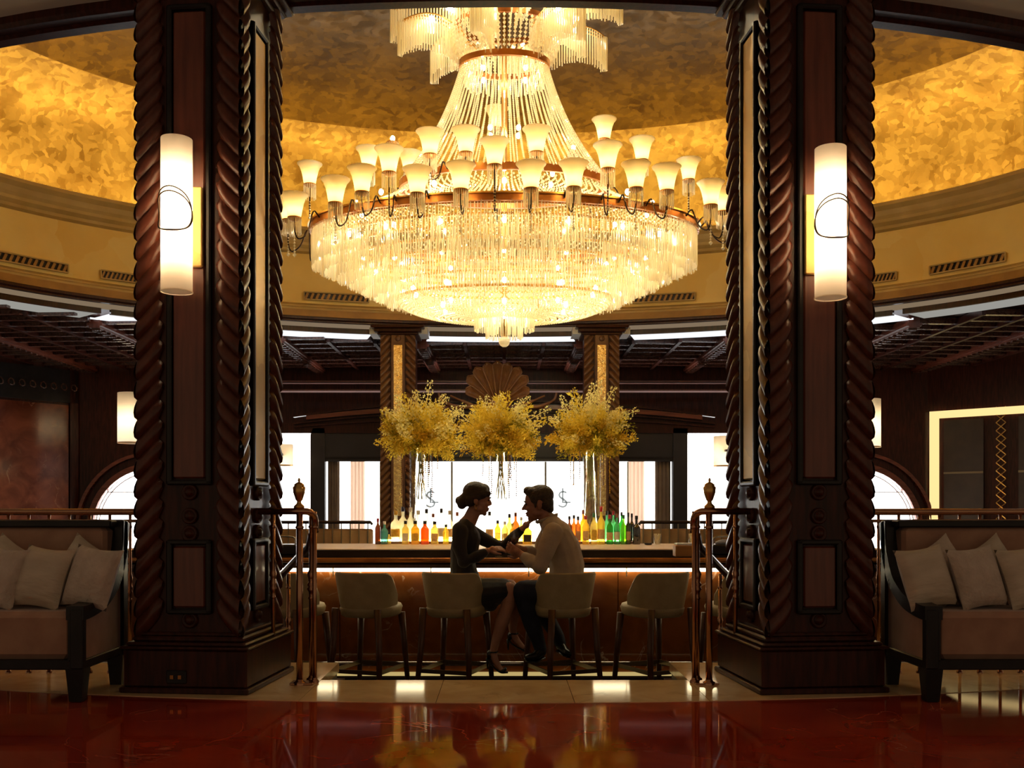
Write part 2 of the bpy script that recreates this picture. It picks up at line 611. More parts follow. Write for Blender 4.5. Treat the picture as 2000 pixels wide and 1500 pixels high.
o = ring([(0.0, 4.087), (0.0, 4.218)]).build('trim_5', BROWNGOLD)
struct(o, 'brown gold flat band round the dome opening', 'trim')
o = ring([(0.0, 4.11), (-0.02, 4.099), (-0.02, 4.065), (0.01, 4.047), (0.01, 4.025), (0.09, 4.025), (0.11, 4.042), (0.18, 4.042), (0.20, 4.065), (0.20, 4.133)]).build('trim_6', WOOD)
struct(o, 'dark mahogany ring beam round the dome opening', 'trim')

# grey ceiling in front of the opening, with the oval cut out
gc = MB()
n = 72
v = []
for i in range(n + 1):
    t = PI + PI * i / n
    x, y = (EA + 0.19) * math.cos(t), DC + (EB + 0.19) * math.sin(t)
    v += [(x, y, 4.11), (x, -3.5, 4.11)]
gc.add(v, [(2 * i, 2 * i + 1, 2 * i + 3, 2 * i + 2) for i in range(n)])
for sx in (-1, 1):
    gc.add([(sx * 7.79, -3.5, 4.11), (sx * 11, -3.5, 4.11), (sx * 11, DC, 4.11), (sx * 7.79, DC, 4.11)], [(0, 1, 2, 3)])
struct(gc.build('ceiling', GREYCEIL), 'plain grey ceiling in front of the dome', 'ceiling')

# plaster soffit panels of the ring, broken at the columns; emission paints window light
sroot = struct(thing('ceiling_soffit', 'pale soffit panels round the outside of the dome beam', 'ceiling', (0, DC, 3.95)))


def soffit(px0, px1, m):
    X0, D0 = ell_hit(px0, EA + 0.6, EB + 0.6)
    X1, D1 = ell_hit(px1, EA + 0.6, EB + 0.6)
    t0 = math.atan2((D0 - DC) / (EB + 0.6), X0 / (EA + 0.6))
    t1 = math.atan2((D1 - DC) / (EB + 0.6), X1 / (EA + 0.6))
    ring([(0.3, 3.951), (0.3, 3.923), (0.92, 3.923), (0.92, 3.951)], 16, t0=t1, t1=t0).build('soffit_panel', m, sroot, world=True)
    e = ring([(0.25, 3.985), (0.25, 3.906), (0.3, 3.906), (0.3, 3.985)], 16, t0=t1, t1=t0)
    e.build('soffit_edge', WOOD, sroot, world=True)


for a, b, m in ((-300, 175, SOFFITGLOW_DIM), (195, 500, SOFFITGLOW), (525, 722, SOFFITGLOW), (836, 1120, SOFFITGLOW), (1234, 1450, SOFFITGLOW),
                (1470, 1765, SOFFITGLOW), (1785, 2300, SOFFITGLOW_DIM)):
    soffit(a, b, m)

# dark coffered ceiling behind the ring: backing board, long beams and short cross slats
cz = 3.86
cf = MB()
v = []
n = 64
for i in range(n + 1):
    t = PI * i / n
    v += [((EA + 0.3) * math.cos(t), DC + (EB + 0.3) * math.sin(t), cz + 0.12), (12.6 * math.cos(t) if abs(math.cos(t)) < 1 else 12.6 * math.cos(t), max(DC, DC + 10.4 * math.sin(t)), cz + 0.12)]
cf.add(v, [(2 * i, 2 * i + 1, 2 * i + 3, 2 * i + 2) for i in range(n)])
coff = struct(cf.build('ceiling_coffered', WOOD), 'dark carved coffered ceiling behind the dome ring', 'ceiling')


def ring_d(x, off=0.95):
    """depth of the ring's outer edge at x"""
    u = x / (EA + off)
    return DC if abs(u) >= 1 else DC + (EB + off) * (1 - u * u) ** 0.5


CARVE = mat('carved_glossy_wood', (0.045, 0.014, 0.01), (0.14, 0.05, 0.03), 0.18, scale=22, bump=0.9, bscale=26, coat=0.5)
beams = [-9.53, -8.63, -7.89, -7.15, -6.41, -5.67, -4.77, -3.86, -3.06, -2.27, -1.45, -0.70, 0.00, 0.70, 1.36, 2.27, 3.06, 3.86, 4.77, 5.67, 6.41, 7.15, 7.89, 8.63, 9.53]
big = {-3.86, -1.45, 1.36, 3.86, -6.41, 6.41, -8.63, 8.63}
bm_cache = {}
for i, x in enumerate(beams):
    d0 = max(ring_d(x), DC + 0.6)
    w = 0.17 if x in big else 0.06
    b = MB()
    b.span((x - w / 2, d0, cz - (0.06 if x in big else 0.0)), (x + w / 2, 20.35, cz + 0.11))
    if x in big:
        for sx in (-1, 1):
            b.span((x + sx * w / 2, d0, cz - 0.03), (x + sx * (w / 2 + 0.035), 20.35, cz + 0.02))
    bo = b.build('beam', WOOD_LIGHT if x in big else WOOD, coff)
    if x in big:
        k = 0
        y = d0 + 0.1
        lad = MB()
        while y < 20.2:
            lad.box((x, y, cz - 0.075), (w * 0.8, 0.07, 0.03))
            y += 0.2
        stuff(lad.build('carved_rungs', CARVE, bo))
    if i + 1 < len(beams):
        x1 = beams[i + 1]
        y = d0 + 0.15
        k = 0
        while y < 20.3:
            key = round(x1 - x, 2)
            if key not in bm_cache:
                q = MB().box((0, 0, 0), (key - 0.07, 0.10, 0.05))
                q.box((0, 0, 0.04), (key - 0.1, 0.2, 0.03))
                bm_cache[key] = q.mesh('slat', CARVE)
            put('slat', bm_cache[key], coff, ((x + x1) / 2, y, cz + 0.05), (0, 0, -0.06 if x1 <= -0.6 else (0.06 if x >= 0.6 else 0)))
            y += 0.47
            k += 1

# vents in the drum wall
for label, a, b, yt, yb in (
        ('long slatted air vent at the far left of the gold drum', -5, 136, 503, 534), ('short air vent just left of the left pillar', 200, 300, 539, 556),
        ('slatted air vent under the left side of the chandelier', 595, 721, 580, 597), ('slatted air vent under the right side of the chandelier', 1232, 1356, 588, 601),
        ('short air vent just right of the right pillar', 1660, 1748, 553, 566), ('long slatted air vent at the far right of the gold drum', 1813, 1960, 515, 550),
        ('air vent half hidden by the right pillar carvings', 1418, 1500, 583, 597)):
    X0, D0 = ell_hit(a, EA + 0.13, EB + 0.13)
    X1, D1 = ell_hit(b, EA + 0.13, EB + 0.13)
    ang = math.atan2(D1 - D0, X1 - X0)
    L = math.hypot(X1 - X0, D1 - D0)
    vt = thing('air_vent', label, 'vent', ((X0 + X1) / 2, (D0 + D1) / 2 - 0.05, 4.40), ang, 'air vents round the drum wall')
    VW = 0.12
    m = MB().box((0, 0, VW), (L, 0.03, 0.018)).box((0, 0, 0), (L, 0.03, 0.018)).box((-L / 2, 0, VW / 2), (0.018, 0.03, VW)).box((L / 2, 0, VW / 2), (0.018, 0.03, VW))
    m.build('frame', CORNICE, vt)
    MB().box((0, 0.03, VW / 2), (L, 0.008, VW)).build('backing', EBONY, vt)
    sl = MB().box((0, 0, 0), (L / 12 * 0.45, 0.02, VW * 0.85), Matrix.Rotation(0.4, 3, 'Y')).mesh('slat', BROWNGOLD)
    for k in range(12):
        put('slat', sl, vt, (-L / 2 + L * (k + 0.5) / 12, 0.008, VW / 2))
# ------------------------------------------------------------------ rear walls
RW = 20.4
k18 = RW / F


def wx(px):
    return (px - CX) * k18


def wz(py):
    return 1 + (HY - py) * k18


back = MB()
zt = 4.15


def wall_piece(m, x0, x1, z0, z1, y0=RW, th=0.12):
    m.span((x0, y0, z0), (x1, y0 + th, z1))


# back wall with openings: arched windows behind the pillars, tall windows beside the back bar, the wide back bar window
AL, AR, ARAD = wx(300), wx(1672), 118 * k18
zc = wz(1032)
XL, XR = wx(470), wx(1500)
wl = MB()
for x0, x1 in ((wx(130), AL - ARAD), (AL + ARAD, XL), (XR, AR - ARAD), (AR + ARAD, wx(1840))):
    wall_piece(wl, x0, x1, -0.5, zt)
for cx in (AL, AR):
    wall_piece(wl, cx - ARAD, cx + ARAD, -0.5, wz(1075))
    n = 20
    for i in range(n):
        a0, a1 = PI * i / n, PI * (i + 1) / n
        q = [(cx + ARAD * math.cos(a0), zc + ARAD * math.sin(a0)), (cx + ARAD * math.cos(a0), zt), (cx + ARAD * math.cos(a1), zt), (cx + ARAD * math.cos(a1), zc + ARAD * math.sin(a1))]
        wl.prism(q, RW, RW + 0.12)
wall_piece(wl, XL, XR, wz(846), zt)
wall_piece(wl, XL, XR, -0.5, wz(1075))
struct(wl.build('wall_back', WOOD), 'dark mahogany back wall of the bar hall', 'wall')


def arch_strip(m, cx, r0, r1, y0, y1, n=28, zs=zc):
    for i in range(n):
        a0, a1 = PI * i / n, PI * (i + 1) / n
        q = [(cx + r0 * math.cos(a0), zs + r0 * math.sin(a0)), (cx + r1 * math.cos(a0), zs + r1 * math.sin(a0)),
             (cx + r1 * math.cos(a1), zs + r1 * math.sin(a1)), (cx + r0 * math.cos(a1), zs + r0 * math.sin(a1))]
        m.prism(q, y0, y1)
    for sx in (-1, 1):
        m.span((cx + sx * r0, y0, -0.4), (cx + sx * r1, y1, zs))


for n_, cx, w in ((1, AL, 'left'), (2, AR, 'right')):
    win = struct(thing('window_%d' % n_, 'bright arched window behind the %s pillar' % w, 'window', (cx, RW, 0)))
    m = MB()
    arch_strip(m, cx, ARAD - 0.02, ARAD + 0.10, RW - 0.10, RW + 0.02)
    m.build('window_frame', WOOD_RED, win, world=True)
    m = MB()
    arch_strip(m, cx, ARAD + 0.10, ARAD + 0.26, RW - 0.04, RW)
    m.build('arch_trim', WOOD, win, world=True)
    m = MB()
    arch_strip(m, cx, ARAD + 0.26, ARAD + 0.33, RW - 0.12, RW)
    m.build('arch_moulding', WOOD_RED, win, world=True)
    m = MB()
    poly = [(cx + (ARAD) * math.cos(PI * i / 24), zc + ARAD * math.sin(PI * i / 24)) for i in range(25)] + [(cx - ARAD, wz(1075)), (cx + ARAD, wz(1075))]
    m.prism(poly, RW + 0.16, RW + 0.17)
    m.build('pane', GLOWWHITE, win, world=True)
    m = MB()
    arch_strip(m, cx, ARAD - 0.09, ARAD - 0.07, RW + 0.08, RW + 0.1)
    m.span((cx - ARAD, RW + 0.08, wz(962)), (cx + ARAD, RW + 0.1, wz(960)))
    m.build('glazing_bar', WHITEPAINT, win, world=True)

# wide glazed back of the bar: a wall of bright panes between slim bars
win = struct(thing('window_3', 'wide bright window wall behind the bar', 'window', (0, RW + 0.2, -0.5)))
edges = [470, 606, 635, 742, 882, 1066, 1228, 1316, 1342, 1500]
for i in range(len(edges) - 1):
    MB().span((wx(edges[i]), RW + 0.2, wz(1075)), (wx(edges[i + 1]), RW + 0.22, wz(846))).build('pane', GLOWWHITE, win, world=True)
for e in edges[3:7]:
    MB().span((wx(e - 2), RW + 0.1, wz(1075)), (wx(e + 2), RW + 0.16, wz(846))).build('glazing_bar', mat('greenish_glass_edge_%d' % e, (0.75, 0.72, 0.45), None, 0.3), win, world=True)

# etched monograms on the glass
ETCH = lucent('etched_grey', (0.24, 0.25, 0.25), 0.95, 0, 0, 0.3, 0.05)
for px, w in ((842, 'left'), (1102, 'right')):
    mono = thing('etched_monogram', 'grey etched monogram on the glass to the %s of the couple' % w, 'monogram', (wx(px), RW + 0.15, wz(985)))
    for ch, sz, dx, dz in (('L', 0.48, -0.08, 0.02), ('S', 0.52, -0.14, -0.07)):
        cu = bpy.data.curves.new('letter', 'FONT')
        cu.body = ch
        cu.size = sz
        cu.extrude = 0.004
        cu.offset = -0.004
        to = bpy.data.objects.new('tmp', cu)
        COL.objects.link(to)
        dg = bpy.context.evaluated_depsgraph_get()
        me = bpy.data.meshes.new_from_object(to.evaluated_get(dg))
        bpy.data.objects.remove(to)
        me.materials.clear()
        me.materials.append(ETCH)
        put('letter', me, mono, (dx, 0, dz), (PI / 2, 0, 0))

# back bar portico: posts, black valance, arched red beam, all in front of the window
PY = 18.85
kp = PY / F


def qx(px):
    return (px - CX) * kp


def qz(py):
    return 1 + (HY - py) * kp


port = thing('back_bar_portico', 'dark mahogany portico framing the back bar window', 'portico', (0, PY, -0.5))
for a, b in ((606, 634), (1315, 1343)):
    m = MB()
    m.span((qx(a), PY, -0.5), (qx(b), PY + 0.25, qz(850)))
    x0, x1 = qx(a), qx(b)
    n = 8
    sgn = 1 if a < 985 else -1
    poly = [(x0, qz(850)), (x1, qz(850))] + [((x1 if sgn < 0 else x0) + (-sgn) * 0 + sgn * (x1 - x0) * (1 - math.cos(PI / 2 * t / n)) * 1.0 * (1 if sgn > 0 else 1), qz(850) + 0.14 * math.sin(PI / 2 * t / n)) for t in range(n, -1, -1)]
    m.prism([(x0, qz(850)), (x1, qz(850)), (x1, qz(836)), (x0 + 0.05 * (sgn > 0), qz(836))], PY, PY + 0.25)
    m.build('post', BLACKPANEL, port, world=True)
    MB().span((qx(a) - 0.03, PY - 0.03, -0.5), (qx(b) + 0.03, PY + 0.28, -0.3)).build('post_base', BLACKPANEL, port, world=True)
MB().span((qx(626), PY + 0.05, qz(901)), (qx(1330), PY + 0.2, qz(836))).build('valance', BLACKPANEL, port, world=True)
MB().span((qx(626), PY + 0.02, qz(896)), (qx(1330), PY + 0.05, qz(892))).build('valance_trim', EBONY, port, world=True)


def arched(m, x0, x1, ztop_mid, ztop_end, th, y0, y1, n=36, zb=None):
    for i in range(n):
        xa, xb = x0 + (x1 - x0) * i / n, x0 + (x1 - x0) * (i + 1) / n
        za = ztop_end + (ztop_mid - ztop_end) * (1 - (2 * i / n - 1) ** 2)
        zb_ = ztop_end + (ztop_mid - ztop_end) * (1 - (2 * (i + 1) / n - 1) ** 2)
        m.prism([(xa, zb if zb is not None else za - th), (xb, zb if zb is not None else zb_ - th), (xb, zb_), (xa, za)], y0, y1)


m = MB()
arched(m, qx(540), qx(1432), qz(784), qz(832), 0, PY + 0.0, PY + 0.4, zb=qz(846))
m.build('arched_beam', WOOD, port, world=True)
m = MB()
arched(m, qx(600), qx(1370), qz(791), qz(812), 0.085, PY - 0.1, PY)
m.build('red_arch_band', WOOD_RED, port, world=True)
for j, (a, t_) in enumerate(((783, 0.03), (803, 0.025), (815, 0.03))):
    m = MB()
    arched(m, qx(575), qx(1395), qz(a), qz(a + 30 - 6 * j), t_, PY - 0.13 + 0.02 * j, PY)
    m.build('moulding', WOOD, port, world=True)
for py in (745, 762):
    MB().span((qx(535), PY + 0.1, qz(py)), (qx(1440), PY + 0.4, qz(py - 3))).build('moulding', WOOD_LIGHT, port, world=True)

# fabric panels hanging in front of the bright panes
FY = PY + 0.225
for i, (a, b, m_, lab) in enumerate(((636, 659, BROWNPANEL, 'brown fabric panel at the left end of the back bar window'), (681, 709, PINKPANEL, 'blush fabric panel beside the left brown panel'),
                                     (1231, 1262, PINKPANEL, 'blush fabric panel beside the right brown panel'), (1283, 1314, BROWNPANEL, 'brown fabric panel at the right end of the back bar window'))):
    o = MB()
    nn = 8
    for k in range(nn):
        x0 = qx(a) + (qx(b) - qx(a)) * k / nn
        x1 = qx(a) + (qx(b) - qx(a)) * (k + 1) / nn
        o.add([(x0, FY, -0.45), (x0, FY, qz(893)), (x1, FY - 0.02 + 0.03 * (k % 2), qz(893)), (x1, FY - 0.02 + 0.03 * (k % 2), -0.45),
               (x0, FY + 0.04, -0.45), (x0, FY + 0.04, qz(893)), (x1, FY + 0.04, qz(893)), (x1, FY + 0.04, -0.45)],
              [(0, 1, 2, 3), (7, 6, 5, 4), (0, 4, 5, 1), (1, 5, 6, 2), (2, 6, 7, 3), (3, 7, 4, 0)])
    tag(o.build('fabric_panel', m_), lab, 'panel')

# carved fan above the arch
fan = thing('carved_fan', 'carved wooden scallop fan crowning the back bar', 'ornament', (qx(972), PY - 0.2, qz(795)))
fan.scale = (1.13, 1.13, 1.13)
fw = MAT = mat('polished_chestnut', (0.36, 0.14, 0.04), (0.5, 0.22, 0.06), 0.25, scale=6, coat=0.5)
angs = [-62, -46, -30, -14.5, 0, 14.5, 30, 46, 62]
ln = [0.60, 0.70, 0.74, 0.74, 0.74, 0.74, 0.74, 0.70, 0.60]
for a, L in zip(angs, ln):
    m = MB()
    nu, nv = 10, 6

    def fn(u, v_, L=L):
        r = 0.05 + (L - 0.05) * u
        hw = (0.012 + 0.082 * u) * (1 if u < 0.85 else max(0.0, 1 - ((u - 0.85) / 0.15) ** 2) ** 0.5)
        c = 2 * v_ - 1
        dish = 0.07 * (c * c) if u < 0.9 else 0.07
        return Vector((c * hw, -0.06 * u - dish + 0.02 * (1 - u), r))
    m.grid(fn, nu, nv)
    for sgn in (-1, 1):
        m.path([fn(i / 12, 0 if sgn < 0 else 1) for i in range(13)], 0.015, 6)
    m.path([fn(i / 12, 0.5) + Vector((0, -0.005, 0)) for i in range(11)], 0.007, 5)
    o = m.build('lobe', fw, fan, smooth=True)
    o.rotation_euler = (0, math.radians(a), 0)
MB().ellipsoid((0, -0.03, 0.02), (0.2, 0.06, 0.12)).build('boss', fw, fan, smooth=True)
for sx in (-1, 1):
    m = MB()
    m.path(smoothed([(sx * 0.3, 0, 0.0), (sx * 0.5, -0.05, -0.02), (sx * 0.75, -0.05, 0.0), (sx * 0.95, -0.02, 0.1), (sx * 1.0, 0, 0.22)]), [0.035] * 8 + [0.03] * 8 + [0.02] * 9, 7)
    m.path(smoothed([(sx * 0.4, -0.02, 0.0), (sx * 0.62, -0.06, 0.09), (sx * 0.8, -0.03, 0.17)]), [0.03] * 6 + [0.018] * 7, 6)
    m.build('scroll', fw, fan, smooth=True)

# side walls of the far hall: marble on the left, a lit doorway on the right
XC = wx(150)
wlft = MB()
P0, P1 = Vector((XC, RW, 0)), Vector((-10.9, 17.7, 0))
d = (P1 - P0).normalized()
nrm = Vector((d.y, -d.x, 0))
if nrm.x < 0:
    nrm = -nrm


def plank(m, a, b, z0, z1, off, th, base=P0, dd=d, nn=nrm):
    p, q = base + dd * a + nn * off, base + dd * b + nn * off
    p2, q2 = p + nn * th, q + nn * th
    m.add([(p.x, p.y, z0), (q.x, q.y, z0), (q.x, q.y, z1), (p.x, p.y, z1), (p2.x, p2.y, z0), (q2.x, q2.y, z0), (q2.x, q2.y, z1), (p2.x, p2.y, z1)],
          [(0, 1, 2, 3), (7, 6, 5, 4), (0, 4, 5, 1), (1, 5, 6, 2), (2, 6, 7, 3), (3, 7, 4, 0)])


plank(wlft, 0, 4.6, -0.5, 4.1, -0.12, 0.12)
wlo = struct(wlft.build('wall_left', WOOD), 'dark wall at the far left with a red marble panel', 'wall')
m = MB()
plank(m, 0.2, 2.6, -0.4, 3.11, 0.0, 0.03)
m.build('marble_panel', WALLMARBLE, wlo)
m = MB()
plank(m, 0.0, 0.18, -0.5, 4.1, 0.0, 0.06)
m.build('pilaster', WOOD, wlo)
m = MB()
plank(m, 0.0, 4.4, 3.16, 3.84, 0.0, 0.06)
m.build('frieze', EBONY, wlo)
cv = MB()
random.seed(3)
for k in range(14):
    a = 0.1 + k * 0.22
    p = P0 + d * a + nrm * 0.07
    cv.path([(p.x + 0.06 * math.cos(t) * d.x, p.y + 0.06 * math.cos(t) * d.y, 3.46 + 0.1 * math.sin(t) * (1 - 0.12 * t)) for t in [q * 0.6 for q in range(11)]], 0.016, 5)
stuff(cv.build('carved_scrolls', CARVE, wlo))

XD = wx(1812)
P0r, P1r = Vector((XD, RW, 0)), Vector((11.35, 18.05, 0))
dr = (P1r - P0r).normalized()
nr = Vector((dr.y, -dr.x, 0))
if nr.x > 0:
    nr = -nr
m = MB()
plank(m, 0, 4.5, -0.5, 4.1, -0.12, 0.12, P0r, dr, nr)
wro = struct(m.build('wall_right', WOOD), 'dark wall at the far right around the lit doorway', 'wall')
dor = struct(thing('door_1', 'dark screened doorway with an amber lit frame at the far right', 'door', (P0r.x, P0r.y, -0.5)))
ztop = wz(803) - 0.02
m = MB()
plank(m, 0.06, 0.24, -0.5, ztop, 0.02, 0.05, P0r, dr, nr)
m.build('lit_jamb', LEDFRAME, dor, world=True)
m = MB()
plank(m, 0.06, 3.8, ztop - 0.15, ztop, 0.02, 0.05, P0r, dr, nr)
m.build('lit_lintel', LEDFRAME, dor, world=True)
SCREEN = mat('dark_screen', (0.05, 0.028, 0.012), (0.065, 0.036, 0.016), 0.5, scale=4)
for a, b in ((0.34, 1.11), (1.76, 2.95)):
    for z0, z1 in ((-0.45, 1.68), (1.72, ztop - 0.2)):
        m = MB()
        plank(m, a, b, z0, z1, 0.01, 0.03, P0r, dr, nr)
        m.build('door_panel', SCREEN, dor, world=True)
    m = MB()
    plank(m, a, b, 1.68, 1.72, 0.01, 0.05, P0r, dr, nr)
    m.build('rail', BRONZEBAR, dor, world=True)
m = MB()
for k in range(20):
    z = -0.2 + k * 0.16
    for s_ in (-1, 1):
        pa = P0r + dr * (1.44 - s_ * 0.09) + nr * 0.05
        pb = P0r + dr * (1.44 + s_ * 0.09) + nr * 0.05
        m.tube((pa.x, pa.y, z), (pb.x, pb.y, z + 0.16), 0.012, n=4)
stuff(m.build('lattice', BRASS_Y, dor, world=True))

# far drum wall lamps, one above each arched window, one at each tall window
drum_shade = None
for px, py0, py1, w_, D_, lab in ((258, 768, 866, 54, 19.75, 'cream drum wall lamp above the left arched window'), (1692, 780, 874, 54, 19.75, 'cream drum wall lamp above the right arched window'),
                                  (552, 868, 910, 40, 18.2, 'pale lamp shade in the bright left window'), (1416, 852, 911, 44, 18.2, 'pale lamp shade in the bright right window')):
    k_ = D_ / F
    c = P(px, py1, D_)
    h, r = (py1 - py0) * k_, w_ / 2 * k_
    lamp = thing('wall_lamp', lab, 'lamp', c, 0, 'far wall lamps')
    MB().lathe([(r, 0), (r, h)], 28).build('lamp_shade', SCONCE, lamp, smooth=True)
    MB().lathe([(r + 0.004, 0), (r + 0.008, 0.01), (r + 0.004, 0.02)], 28).build('rim', BRASS_Y, lamp, smooth=True)
    MB().ellipsoid((0, 0, h * 0.45), (0.05, 0.05, h * 0.2), 8, 6).build('bulb', emit('far_bulb_%d' % px, (1, 0.8, 0.5), 14), lamp)
    MB().box((0, 0.3, h / 2), (0.1, 0.6 if D_ > 19 else 1.2, 0.04)).build('bracket', WOOD, lamp)

# ------------------------------------------------------------------ pillars


def leaf_mesh(sgn, s, hz, bump, name, m):
    nu, nv = 6, 5

    def fn(u, v_):
        c = 2 * v_ - 1
        rnd = max(0.0, 1 - max(0.0, (u - 0.55) / 0.45) ** 2) ** 0.5
        x = -0.012 + u * s
        z = u * s * 1.02 + c * hz * (0.25 + 0.75 * rnd) - hz * 0.1 * (1 - rnd)
        y = -bump * (max(0.0, 1 - (c * 0.98 + 0.25 * (1 - c * c)) ** 2) ** 0.5) * (0.35 + 0.65 * rnd) - 0.004
        return Vector((sgn * x, y, z))
    return MB().grid(fn, nu, nv).mesh(name, m, True)


def pillar(name, label, loc, rz, w, dp, ztop, pitch, strip, hz, bump, faces, panels, z0=0.0, plinth=True, wood=LEAFWOOD, core=WOOD, inward=1):
    r = thing(name, label, 'pillar', loc, rz)
    zb = z0 + (0.29 if plinth else 0.0)
    MB().span((-w / 2 + 0.012, -dp / 2 + 0.012, zb), (w / 2 - 0.012, dp / 2 - 0.012, ztop)).build('shaft', core, r)
    meshes = {}
    for sgn in (-1, 1):
        meshes[sgn] = leaf_mesh(sgn, strip, hz, bump, 'leaf', wood)
    rot = {'front': 0, 'right': PI / 2, 'back': PI, 'left': -PI / 2}
    for fc in faces:
        a = rot[fc]
        hw, hd = (w / 2, dp / 2) if fc in ('front', 'back') else (dp / 2, w / 2)
        for sgn in (1, -1):                     # sgn 1: strip at the face's left corner, running inwards to the right
            z = zb + 0.05
            while z < ztop - strip * 0.6:
                lx, ly = -sgn * hw, -hd + 0.012
                put('leaf', meshes[sgn], r, (lx * math.cos(a) - ly * math.sin(a), lx * math.sin(a) + ly * math.cos(a), z), (0, 0, a))
                z += pitch
        if panels:
            half = hw - strip - 0.012
            pm = WOOD_LIGHT if fc != ('right' if inward > 0 else 'left') else GOLDPANEL
            M = Matrix.Rotation(a, 3, 'Z')
            y = -hd + 0.012

            def add(fn_, nm, m_, sm=False):
                q = MB()
                fn_(q)
                q.v = [tuple(M @ Vector(t)) for t in q.v]
                return q.build(nm, m_, r, sm)
            pw = min(half, 0.125)
            for za, zb2, mm in ((1.12, ztop - 0.3, pm), (0.42, 0.82, WOOD_LIGHT)):
                add(lambda q: q.bevbox((0, y - 0.008, (za + zb2) / 2), (2 * pw - 0.07, 0.03, zb2 - za - 0.07), 0.008), 'panel', mm)

                def frame(q):
                    for s_ in (-1, 1):
                        q.bevbox((s_ * (pw - 0.015), y - 0.012, (za + zb2) / 2), (0.03, 0.045, zb2 - za), 0.008)
                    q.bevbox((0, y - 0.012, za + 0.012), (2 * pw, 0.045, 0.028), 0.008)
                    q.bevbox((0, y - 0.012, zb2 - 0.012), (2 * pw, 0.045, 0.028), 0.008)
                add(frame, 'panel_frame', EBONY)
            for zm in (1.08, 0.95, 0.855, 0.385):
                def med(q):
                    rr = min(0.045, pw * 0.5)
                    for (ra, ya) in ((rr, 0.0),):
                        prof = [(rr, 0), (rr, 0.012), (rr * 0.85, 0.022), (rr * 0.62, 0.012), (rr * 0.55, 0.012), (rr * 0.45, 0.028), (rr * 0.2, 0.034), (0.0001, 0.034)]
                        n_ = 18
                        base = len(q.v)
                        vs, fs = [], []
                        for (rad, h) in prof:
                            for k in range(n_):
                                t = 2 * PI * k / n_
                                vs.append((rad * math.cos(t), y - h, zm + rad * math.sin(t)))
                        for i in range(len(prof) - 1):
                            for k in range(n_):
                                j = (k + 1) % n_
                                fs.append((i * n_ + k, i * n_ + n_ + k, i * n_ + n_ + j, i * n_ + j))
                        q.add(vs, fs)
                add(med, 'medallion', WOOD, True)
    if plinth:
        m = MB()
        for e, za, zb2, bv in ((0.085, 0.0, 0.03, 0.006), (0.07, 0.03, 0.235, 0.01), (0.085, 0.235, 0.25, 0.006), (0.06, 0.25, 0.27, 0.008), (0.035, 0.27, 0.30, 0.01), (0.015, 0.30, 0.32, 0.006)):
            m.bevbox((0, 0, (za + zb2) / 2), (w + 2 * e, dp + 2 * e, zb2 - za), bv)
        m.build('plinth', WOOD, r)
    m = MB()
    for e, za, zb2 in ((0.02, -0.09, -0.06), (0.05, -0.06, -0.03), (0.085, -0.03, 0.0)):
        m.bevbox((0, 0, ztop + (za + zb2) / 2), (w + 2 * e, dp + 2 * e, zb2 - za), 0.008)
    m.build('capital', WOOD, r)
    return r


TH = math.radians(5.5)
PLX, PLY = 1.678, 5.585
pl = pillar('carved_pillar', 'dark mahogany pillar with leaf carved corners beside the left sofa', (-PLX, PLY, 0), -TH, 0.55, 0.62, 4.02, 0.108, 0.135, 0.068, 0.045,
            ('front', 'right', 'left'), True, inward=1)
pr = pillar('carved_pillar', 'dark mahogany pillar with leaf carved corners beside the right sofa', (PLX, PLY, 0), TH, 0.55, 0.62, 4.02, 0.108, 0.135, 0.068, 0.045,
            ('front', 'left', 'right'), True, inward=-1)
# electric socket on the left plinth
m = MB().bevbox((0, 0, 0), (0.11, 0.012, 0.07), 0.004)
so = m.build('socket_plate', EBONY, pl)
so.location = (-0.04, -0.385, 0.09)
for sx in (-1, 1):
    MB().box((sx * 0.022, -0.008, 0), (0.018, 0.008, 0.02)).build('outlet', COPPER, so)

# rear columns with mirrored gold centre strip
for px, lab in ((777.5, 'slim leaf carved column behind the left flower arrangement'), (1175, 'slim leaf carved column behind the right flower arrangement')):
    D_ = 16.2
    x = (px - CX) / F * D_
    w = 66 / F * D_
    c = pillar('bar_column', lab, (x, D_ + w / 2, -0.45), 0, w, w, 4.43, 0.12, 0.17, 0.06, 0.034, ('front',), False, plinth=False, wood=COLWOOD, core=WOOD)
    MB().bevbox((0, -w / 2 + 0.0, 2.2), (0.23, 0.05, 4.3), 0.01).build('centre_frame', COLWOOD, c)
    MB().bevbox((0, -w / 2 - 0.018, 2.72), (0.15, 0.03, 2.85), 0.006).build('gold_mirror', mat('gold_mirror_%d' % px, (0.85, 0.6, 0.22), (0.95, 0.75, 0.35), 0.22, metal=0.9, scale=14, bump=0.4, bscale=20), c)
    MB().ellipsoid((0, -w / 2 - 0.03, 4.25), (0.05, 0.02, 0.05), 12, 8).build('boss', COLWOOD, c, True)
    m = MB()
    for e, za, zb2 in ((0.06, 4.31, 4.35), (0.11, 4.35, 4.41), (0.16, 4.41, 4.46)):
        m.bevbox((0, 0, (za + zb2) / 2), (w + 2 * e, w + 2 * e, zb2 - za), 0.01)
    m.build('cap_moulding', WOOD, c)
    for sx in (-1, 1):
        MB().box((sx * (w / 2 + 0.13), 0.0, 4.39), (0.14, 0.5, 0.11)).build('cap_bracket', WHITEPAINT, c)

